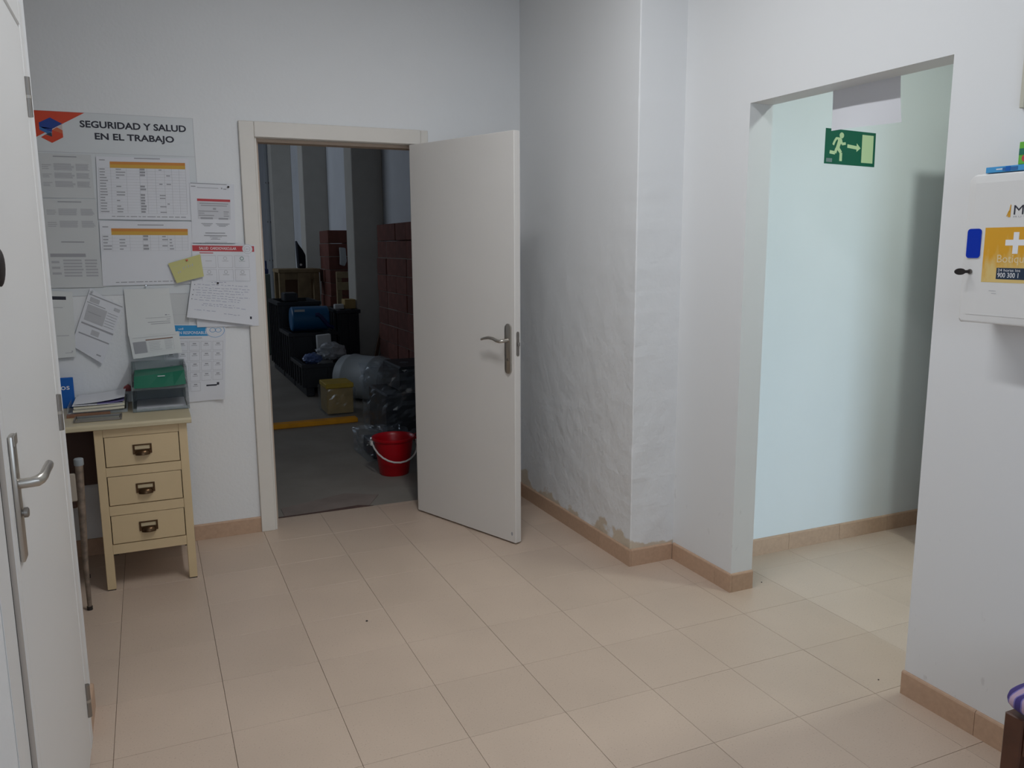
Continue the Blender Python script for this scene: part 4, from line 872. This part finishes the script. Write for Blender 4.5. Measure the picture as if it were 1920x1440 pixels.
for b in range(nv+1):
    ph = -math.pi/2+math.pi*b/nv; row = []
    for a in range(nu):
        th = 2*math.pi*a/nu; c_ = sgp(math.cos(ph), 0.35); row.append(bm.verts.new((2.138+0.214*c_*sgp(math.cos(th), 0.14), -1.492+0.498*c_*sgp(math.sin(th), 0.14), 0.4415+0.039*sgp(math.sin(ph), 0.8)+0.004*math.sin(th*5)*c_)))
    rows.append(row)
for a_, b_ in zip(rows, rows[1:]):
    for k in range(nu): bm.faces.new((a_[k], a_[(k+1)%nu], b_[(k+1)%nu], b_[k]))
bmesh.ops.remove_doubles(bm, verts=bm.verts, dist=1e-5); bmesh.ops.recalc_face_normals(bm, faces=bm.faces[:])
for v in bm.verts: v.co.z = max(v.co.z, 0.4015)
tag(obj('cushion', bm, 'cushion_cloth', smooth=True), 'purple and pink patterned cushion on the wooden bench', 'cushion')

# ------------------------------------------------------------------ storeroom beyond the doorway
SX = 2.68
struct('floor_storeroom', box(-3.1, SX+0.1, BE, 17.6, -0.10, -0.004), 'concrete', 'grey concrete floor of the storeroom', 'floor')
struct('wall_storeroom_right', box(SX, SX+0.15, BE, 17.6, 0, 4.0), 'storage_wall', 'pale right wall of the storeroom', 'wall')
struct('wall_storeroom_end', box(-3.1, SX, 17.5, 17.65, 0, 4.0), 'storage_wall', 'far end wall of the storeroom', 'wall')
struct('wall_storeroom_left', boxes([(-3.25, -3.1, BE, 8.0, 0, 4.0), (-3.25, -3.1, 13.0, 17.6, 0, 4.0), (-3.25, -3.1, 8.0, 13.0, 0, 2.4), (-3.25, -3.1, 8.0, 13.0, 3.4, 4.0)]), 'storage_wall', 'left wall of the storeroom with a high window band', 'wall')
struct('wall_storeroom_front', box(-3.1, -1.35, BE-0.12, BE, 0, 4.0), 'storage_wall', 'near wall of the storeroom left of the doorway', 'wall')
struct('wall_storeroom_upper', box(-1.35, SX, BE-0.12, BE, CEIL+0.1, 4.0), 'storage_wall', 'upper part of the storeroom wall above the room ceiling', 'wall')
struct('ceiling_storeroom', box(-3.25, SX+0.15, BE-0.12, 17.65, 4.0, 4.1), 'storage_wall', 'high ceiling of the storeroom', 'ceiling')
for k, (y, nm) in enumerate(((7.0, 'nearest'), (10.0, 'middle'), (13.05, 'farthest'))):
    struct('wall_storeroom_pier', box(2.335, SX, y, y+0.36, 0, 4.0, bevel=0.008), 'storage_pillar', nm + ' of the three square piers along the storeroom wall', 'pier')
tag(obj('floor_repair', BM(prism, [(0.80, 2.352, -0.0035), (1.27, 2.352, -0.0035), (1.38, 2.55, -0.0035), (1.20, 2.66, -0.0035), (0.80, 2.52, -0.0035)], (0, 0, 0.003)), 'cement_patch'), 'rough cement repair just inside the storeroom doorway', 'floor patch', kind='structure')
tag(obj('threshold_gap', BM(prism, [(0.745, BE+0.001, -0.0035), (1.30, BE+0.001, -0.0035), (1.22, BE+0.045, -0.0035), (0.98, BE+0.022, -0.0035), (0.745, BE+0.016, -0.0035)], (0, 0, 0.0022)), 'rough_patch'), 'dark broken edge along the storeroom threshold', 'floor patch', kind='structure').location.z += 0.003
tag(obj('yellow_kerb', box(-2.0, 1.765, 4.665, 4.765, -0.004, 0.036, bevel=0.006), 'kerb_yellow'), 'yellow painted kerb strip across the storeroom floor', 'kerb')
pp = thing('wall_pipe', 'thin vertical pipe on the storeroom wall at the far left', 'pipe', (SX-0.04, 15.9, 0))
obj('pipe', BM(tube, [(SX-0.04, 15.9, 0), (SX-0.04, 15.9, 4.0)], 0.028, n=10), 'pipe_grey', pp, smooth=True)
for z in (1.2, 2.0, 2.8): obj('clip', box(SX-0.075, SX, 15.88, 15.92, z, z+0.03), 'dark_nickel', pp)

# red bucket
bk = thing('bucket', 'red plastic bucket with a white handle just inside the storeroom', 'bucket', (1.605, 2.985, -0.004))
def bucket(bm): lathe(bm, [(0.0, 0.004), (0.092, 0.0), (0.096, 0.004), (0.128, 0.225), (0.139, 0.232), (0.142, 0.238), (0.142, 0.250), (0.138, 0.252), (0.131, 0.246), (0.124, 0.225), (0.092, 0.012), (0.0, 0.010)], 40)
bm = bmesh.new(); bucket(bm); bmesh.ops.remove_doubles(bm, verts=bm.verts, dist=1e-4); bd = obj('pail', bm, 'bucket_red', bk, local=True, smooth=True)
hd = []
for k in range(13):
    a = math.pi*k/12; x = -0.148*math.cos(a); dp = math.sin(a); hd.append((x, -0.140*dp**0.8-0.012, 0.222-0.115*dp + (0.0 if k < 12 else 0)))
obj('handle', BM(tube, hd, 0.006, n=8, flat=(1.0, 1.0)), 'handle_white', bk, local=True, smooth=True)
for sx_ in (-1, 1): obj('handle_ear', box(sx_*0.150-0.008, sx_*0.150+0.008, -0.022, 0.010, 0.205, 0.236, bevel=0.003), 'handle_white' if sx_ < 0 else 'bucket_red', bk, local=True)
obj('spout', BM(prism, [(0.136, -0.02, 0.225), (0.136, 0.05, 0.225), (0.165, 0.02, 0.252), (0.136, -0.02, 0.252)], (0, 0.0, 0.004)), 'bucket_red', bk, local=True)

def crumple(bm, x0, x1, y0, y1, z0, z1, amp, cuts=10, seed=0, skip_bottom=True):
    b2 = bmesh.new(); bx(b2, x0, x1, y0, y1, z0, z1); bmesh.ops.subdivide_edges(b2, edges=b2.edges[:], cuts=cuts, use_grid_fill=True)
    c = Vector(((x0+x1)/2, (y0+y1)/2, (z0+z1)/2))
    for v in b2.verts:
        f = (v.co.z-z0)/(z1-z0)
        n1 = noise.noise(v.co*9+Vector((seed, 0, 0))); n2 = noise.noise(v.co*23+Vector((0, seed, 0))); n3 = abs(noise.noise(v.co*15+Vector((0, 0, seed))))
        d = (v.co-c); d.z *= 0.5; d.normalize()
        v.co += d*amp*(0.55+0.6*n1+0.5*n2-0.7*n3)*(0.3+0.7*f)
        v.co.z = max(v.co.z, z0)
    me = bpy.data.meshes.new('t'); b2.to_mesh(me); b2.free(); bm.from_mesh(me); bpy.data.meshes.remove(me)
def film(name, parent, dims, amp, seed, cuts=10):
    bm = bmesh.new(); crumple(bm, *dims, amp, cuts, seed); return obj(name, bm, 'film', parent)
# yellow carton wrapped in film
t = thing('wrapped_carton', 'yellow carton wrapped in clear film behind the yellow kerb', 'carton', (1.69, 5.20, 0))
obj('carton', box(1.585, 1.820, 5.06, 5.36, 0.004, 0.235, bevel=0.006), 'carton_tan', t)
obj('lid', box(1.578, 1.826, 5.055, 5.365, 0.2352, 0.278, bevel=0.006), 'carton_yellow', t)
film('wrapping', t, (1.570, 1.834, 5.046, 5.375, 0.0, 0.232), 0.016, 3, 9)
# grey drum on its side
t = thing('grey_drum', 'light grey plastic drum lying on its side behind the carton', 'drum', (2.10, 5.62, 0))
ax = Vector((0.56, -0.83, 0)).normalized(); Mx = Matrix.Translation((1.93, 5.84, 0.226)) @ ax.to_track_quat('Z', 'Y').to_matrix().to_4x4()
obj('barrel', BM(lathe, [(0.0, 0.0), (0.185, 0.0), (0.208, 0.02), (0.212, 0.10), (0.222, 0.115), (0.222, 0.135), (0.214, 0.15), (0.214, 0.40), (0.222, 0.415), (0.222, 0.435), (0.212, 0.45), (0.205, 0.53), (0.19, 0.56), (0.178, 0.56), (0.172, 0.545), (0.0, 0.545)], 48, Mx), 'drum_grey', t, smooth=True)
for q in (-0.10, 0.10): obj('bung', BM(lathe, [(0.026, 0.545), (0.026, 0.558), (0.020, 0.562)], 18, Mx @ Matrix.Translation((q, 0.04, 0))), 'drum_grey', t, smooth=True)
# black crates wrapped in film
t = thing('wrapped_black_crate', 'big black crate wrapped in crumpled clear film by the door edge', 'crate', (2.05, 4.2, 0))
obj('crate', box(1.80, 2.36, 3.86, 4.40, 0, 0.36, bevel=0.012), 'black_plastic', t); obj('upper_crate', box(1.93, 2.40, 3.92, 4.42, 0.361, 0.56, bevel=0.012), 'black_plastic', t)
film('wrapping', t, (1.765, 2.41, 3.82, 4.44, 0.0, 0.53), 0.055, 11, 16)
t = thing('wrapped_small_crate', 'small black crate in loose clear film behind the red bucket', 'crate', (1.63, 3.5, 0))
obj('crate', box(1.565, 1.80, 3.37, 3.66, 0, 0.115, bevel=0.008), 'black_plastic', t)
film('wrapping', t, (1.515, 1.83, 3.33, 3.70, 0.0, 0.17), 0.045, 5, 14)

# black pallet crates (ribbed, on runners)
def pallet_crate(label, x0, x1, y0, y1, h, z=0.0):
    t = thing('pallet_crate', label, 'crate', ((x0+x1)/2, (y0+y1)/2, z), group='black pallet crates in the storeroom')
    zb = z+0.09; wt = 0.025
    for xx in (x0+0.02, (x0+x1)/2-0.04, x1-0.10): obj('runner', box(xx, xx+0.08, y0, y1, z, z+0.0895, bevel=0.006), 'black_plastic', t)
    obj('crate_walls', boxes([(x0, x1, y0, y0+wt, zb, z+h), (x0, x1, y1-wt, y1, zb, z+h), (x0, x0+wt, y0+wt, y1-wt, zb, z+h), (x1-wt, x1, y0+wt, y1-wt, zb, z+h), (x0+wt, x1-wt, y0+wt, y1-wt, zb, zb+0.03)]), 'black_plastic', t)
    obj('rim', boxes([(x0-0.018, x1+0.018, y0-0.018, y0, z+h-0.04, z+h), (x0-0.018, x1+0.018, y1, y1+0.018, z+h-0.04, z+h), (x0-0.018, x0, y0, y1, z+h-0.04, z+h), (x1, x1+0.018, y0, y1, z+h-0.04, z+h)], bevel=0.004), 'black_plastic', t)
    nb = max(3, int((y1-y0)/0.12))
    for k in range(nb): yy = y0+0.03+(y1-y0-0.06)*k/(nb-1); obj('rib', box(x0-0.014, x0, yy-0.008, yy+0.008, zb, z+h-0.041), 'black_plastic', t)
    na = max(3, int((x1-x0)/0.15))
    for k in range(na): xx = x0+0.03+(x1-x0-0.06)*k/(na-1); obj('rib', box(xx-0.008, xx+0.008, y0-0.014, y0, zb, z+h-0.041), 'black_plastic', t)
pallet_crate('low black pallet crate with plastic bags in it, behind the wrapped carton', 1.56, 2.26, 6.06, 6.74, 0.325)
pallet_crate('black pallet crate carrying the blue drum', 1.56, 2.05, 6.80, 7.46, 0.57)
pallet_crate('tall black pallet crate carrying small boxes next to the nearest pier', 2.09, 2.31, 6.80, 7.46, 0.80)
pallet_crate('tall black pallet crate behind the blue drum, farthest left', 1.56, 2.02, 7.52, 8.30, 0.86)
def blob(name, label, cat, c, r, material, seed, amp=0.25, group=None):
    bm = bmesh.new(); bmesh.ops.create_icosphere(bm, subdivisions=4, radius=1.0)
    for v in bm.verts:
        d = v.co.normalized(); k = 1+amp*noise.noise(d*2.2+Vector((seed, 0, 0)))+amp*0.5*noise.noise(d*5+Vector((0, seed, 0)))-0.12*abs(noise.noise(d*9+Vector((0, 0, seed))))
        v.co = Vector((d.x*r[0], d.y*r[1], d.z*r[2]))*k + Vector(c)
        v.co.z = max(v.co.z, c[2]-r[2]*0.75)
    return tag(obj(name, bm, material, smooth=True), label, cat, group)
blob('plastic_bag', 'pale clear plastic bag bulging from the low pallet crate', 'bag', (1.90, 6.36, 0.40), (0.15, 0.13, 0.10), 'bag_pale', 4)
blob('plastic_bag', 'blue tinted plastic bag at the left of the low pallet crate', 'bag', (1.68, 6.22, 0.36), (0.09, 0.09, 0.06), 'bag_blue', 8)
tag(obj('paper_sack', BM(prism, [(1.80, 6.54, 0.14), (1.96, 6.54, 0.14), (1.94, 6.54, 0.57), (1.795, 6.54, 0.56)], (0, 0.08, 0), bevel=0.008), 'paper_warm'), 'pale paper sack standing in the low pallet crate', 'sack')
tag(obj('orange_scrap', BM(prism, [(2.02, 6.12, 0.30), (2.10, 6.12, 0.30), (2.06, 6.12, 0.37)], (0, 0.06, 0), bevel=0.01), 'orange_red'), 'small orange red scrap in the low pallet crate', 'scrap')
t = thing('blue_drum', 'blue plastic drum lying across the pallet crate', 'drum', (1.80, 6.98, 0.572))
Mb = Matrix.Translation((1.60, 6.98, 0.572+0.135)) @ Matrix.Rotation(math.pi/2, 4, 'Y')
obj('barrel', BM(lathe, [(0, 0), (0.120, 0), (0.134, 0.012), (0.135, 0.19), (0.134, 0.39), (0.120, 0.402), (0, 0.402)], 40, Mb), 'drum_blue', t, smooth=True)
obj('label', box(1.625, 1.735, 6.862, 6.868, 0.792, 0.816), 'paper_grey', t)
obj('hose', BM(tube, [(1.845, 6.835, 0.755), (1.87, 6.83, 0.76), (1.90, 6.83, 0.735), (1.94, 6.828, 0.68), (1.98, 6.83, 0.632), (2.03, 6.86, 0.61)], 0.022, n=10), 'hose_blue', t, smooth=True)
tag(obj('small_carton', box(2.19, 2.31, 6.93, 7.10, 0.802, 0.905, bevel=0.004), 'carton_tan'), 'small tan carton on the tall pallet crate', 'carton')
tag(obj('white_packet', box(2.075, 2.175, 6.92, 7.0, 0.802, 0.855, bevel=0.006), 'paper_warm'), 'small white packet beside the tan carton', 'packet')
tag(obj('black_case', box(1.63, 1.78, 7.55, 7.80, 0.862, 0.96, bevel=0.01), 'black_plastic'), 'black case on the farthest left pallet crate', 'case')
# wooden workbench
wb = thing('workbench', 'old wooden workbench with thick legs at the back of the storeroom', 'workbench', (2.2, 9.2, 0))
obj('top', box(1.78, 2.33, 8.98, 9.5, 1.15, 1.20, bevel=0.006), 'old_wood', wb); obj('apron', box(1.85, 2.28, 9.0, 9.03, 1.06, 1.149), 'old_wood', wb)
for x, y in ((1.79, 8.99), (2.24, 8.99), (1.79, 9.42), (2.24, 9.42)): obj('leg', box(x, x+0.075, y, y+0.075, 0, 1.149, bevel=0.005), 'old_wood', wb)
obj('board', box(2.03, 2.20, 8.985, 9.01, 0.72, 1.149, bevel=0.003), 'old_wood', wb); obj('shelf', box(1.866, 2.239, 9.07, 9.42, 0.70, 0.72), 'old_wood', wb); obj('back_board', box(1.866, 2.239, 9.425, 9.45, 0.30, 1.149), 'plank_brown', wb)
tb = thing('wooden_stand', 'rough wooden stand right of the workbench', 'stand', (2.5, 8.2, 0))
for x in (2.36, 2.60): obj('post', box(x, x+0.06, 8.10, 8.16, 0, 1.18, bevel=0.004), 'old_wood', tb)
obj('crosspiece', box(2.35, 2.67, 8.07, 8.0999, 0.95, 1.05, bevel=0.004), 'old_wood', tb); obj('crosspiece', box(2.35, 2.67, 8.07, 8.0999, 1.10, 1.18, bevel=0.004), 'old_wood', tb)
bm = bmesh.new(); prism(bm, [(2.085, 9.20, 1.201), (2.185, 9.20, 1.201), (2.185, 9.20, 1.38), (2.150, 9.20, 1.45), (2.10, 9.20, 1.52), (2.073, 9.20, 1.575), (2.078, 9.20, 1.40)], (0, 0.14, 0), bevel=0.015)
t = tag(obj('black_tarp', bm, 'black_cloth'), 'pointed black folded tarp standing on the workbench', 'tarp'); obj('white_spot', BM(lathe, [(0.016, 0), (0.016, 0.003)], 14, Matrix.Translation((2.115, 9.20, 1.25)) @ Matrix.Rotation(math.pi/2, 4, 'X')), 'white_print', t)
tag(obj('teal_locker', box(1.50, 1.76, 9.6, 10.0, 0, 1.12, bevel=0.008), 'teal_grey'), 'grey green metal locker beside the workbench', 'locker')
t = thing('blue_clamp', 'dark blue screw clamp standing on the grey green locker', 'clamp', (1.66, 9.8, 1.1205))
obj('clamp_base', box(1.63, 1.755, 9.72, 9.88, 1.1205, 1.19, bevel=0.01), 'steel_blue', t); obj('clamp_arm', BM(tube, [(1.62, 9.8, 1.12), (1.635, 9.8, 1.34), (1.65, 9.8, 1.35), (1.67, 9.8, 1.19)], 0.013, n=8), 'steel_blue', t); obj('clamp_screw', BM(tube, [(1.735, 9.8, 1.19), (1.735, 9.8, 1.30)], 0.012, n=8), 'steel_blue', t)
# stacks of red hollow bricks, each brick a piece
def brick_stack(label, x0, x1, y0, y1, h, bl, bh, seed):
    t = thing('brick_stack', label, 'bricks', ((x0+x1)/2, (y0+y1)/2, 0), group='stacks of red bricks in the storeroom')
    r = random.Random(seed); nx = max(1, round((x1-x0)/0.26)); bw = (x1-x0)/nx; ny = max(1, round((y1-y0)/bl)); by = (y1-y0)/ny; nz = round(h/bh)
    obj('joint_core', box(x0+0.012, x1-0.012, y0+0.010, y1-0.010, 0.001, bh*(nz-1)-0.006), 'brick_joint', t)
    cache = None
    for k in range(nz):
        for j in range(ny):
            for i in range(nx):
                if nx > 2 and 0 < i < nx-1 and 0 < j < ny-1 and k < nz-1: continue
                if k == nz-1 and j == ny-1 and r.random() < 0.5: continue
                loc = Vector((x0+bw*(i+0.5)+r.uniform(-0.008, 0.008), y0+by*(j+0.5)+r.uniform(-0.006, 0.006), bh*k)) - t.location
                if cache is None:
                    cache = obj('brick', box(-bw/2+0.003, bw/2-0.003, -by/2+0.004, by/2-0.004, 0.003, bh-0.004, bevel=0.004), 'brick_red', t, local=True); cache.location = loc
                else: copy_piece(cache, t, loc)
brick_stack('tall stack of large red bricks along the right wall next to the doorway', 2.43, 2.67, 5.0, 6.40, 1.71, 0.35, 0.171, 2)
brick_stack('shorter stack of red bricks between the nearest and middle piers', 2.37, 2.66, 8.58, 9.20, 1.70, 0.31, 0.17, 5)
tag(obj('leaning_plank', BM(prism, [(2.300, 6.43, 0.0), (2.345, 6.43, 0.0), (2.482, 6.43, 0.62), (2.455, 6.43, 0.62)], (0, 0.03, 0)), 'plank_brown'), 'narrow brown plank leaning beside the tall brick stack', 'plank')
tag(obj('plastic_sheet', BM(prism, [(2.50, 8.52, 1.255), (2.56, 8.52, 1.235), (2.59, 8.52, 1.30), (2.58, 8.52, 1.47), (2.50, 8.52, 1.48), (2.505, 8.52, 1.36)], (0, 0.05, 0), bevel=0.012), 'pipe_grey'), 'pale grey plastic sheet hung on the shorter brick stack', 'plastic sheet')

# crumbs of dirt on the tiles
def crumb(x, y, r, label):
    bm = bmesh.new(); bmesh.ops.create_icosphere(bm, subdivisions=2, radius=r)
    for v in bm.verts: v.co = Vector((v.co.x*1.2+x, v.co.y+y, max(0.0004, v.co.z*0.6+r*0.5)))
    tag(obj('crumb', bm, 'rubber'), label, 'crumb', 'dirt crumbs on the tile floor')
crumb(0.897, 0.902, 0.0040, 'dark dirt crumb on the tiles between the desk and the middle of the floor')
crumb(2.587, 0.546, 0.0028, 'tiny dirt crumb on the tiles beside the skirting of the opening jamb')
crumb(2.389, -0.272, 0.0026, 'tiny dirt crumb on the tiles by the corner of the right wall')

# ------------------------------------------------------------------ ceiling fixtures above the frame
def fixture(name, label, x, y, ln, CEIL):
    t = thing(name, label, 'ceiling light', (x, y, CEIL), group='fluorescent ceiling lights')
    obj('housing', box(x-0.09, x+0.09, y-ln/2-0.04, y+ln/2+0.04, CEIL-0.04, CEIL, bevel=0.004), 'cabinet_white', t)
    for q in (-0.05, 0.05): obj('tube', BM(tube, [(x+q, y-ln/2, CEIL-0.053), (x+q, y+ln/2, CEIL-0.053)], 0.013, n=12), 'tube_glow' if ln > 1 else 'tube_glow_dim', t, smooth=True)
fixture('ceiling_light', 'twin tube fluorescent ceiling light of the room', 1.15, 0.08, 1.2, CEIL)
fixture('ceiling_light', 'compact twin tube ceiling light of the corridor', 3.26, -0.40, 0.22, CCZ)
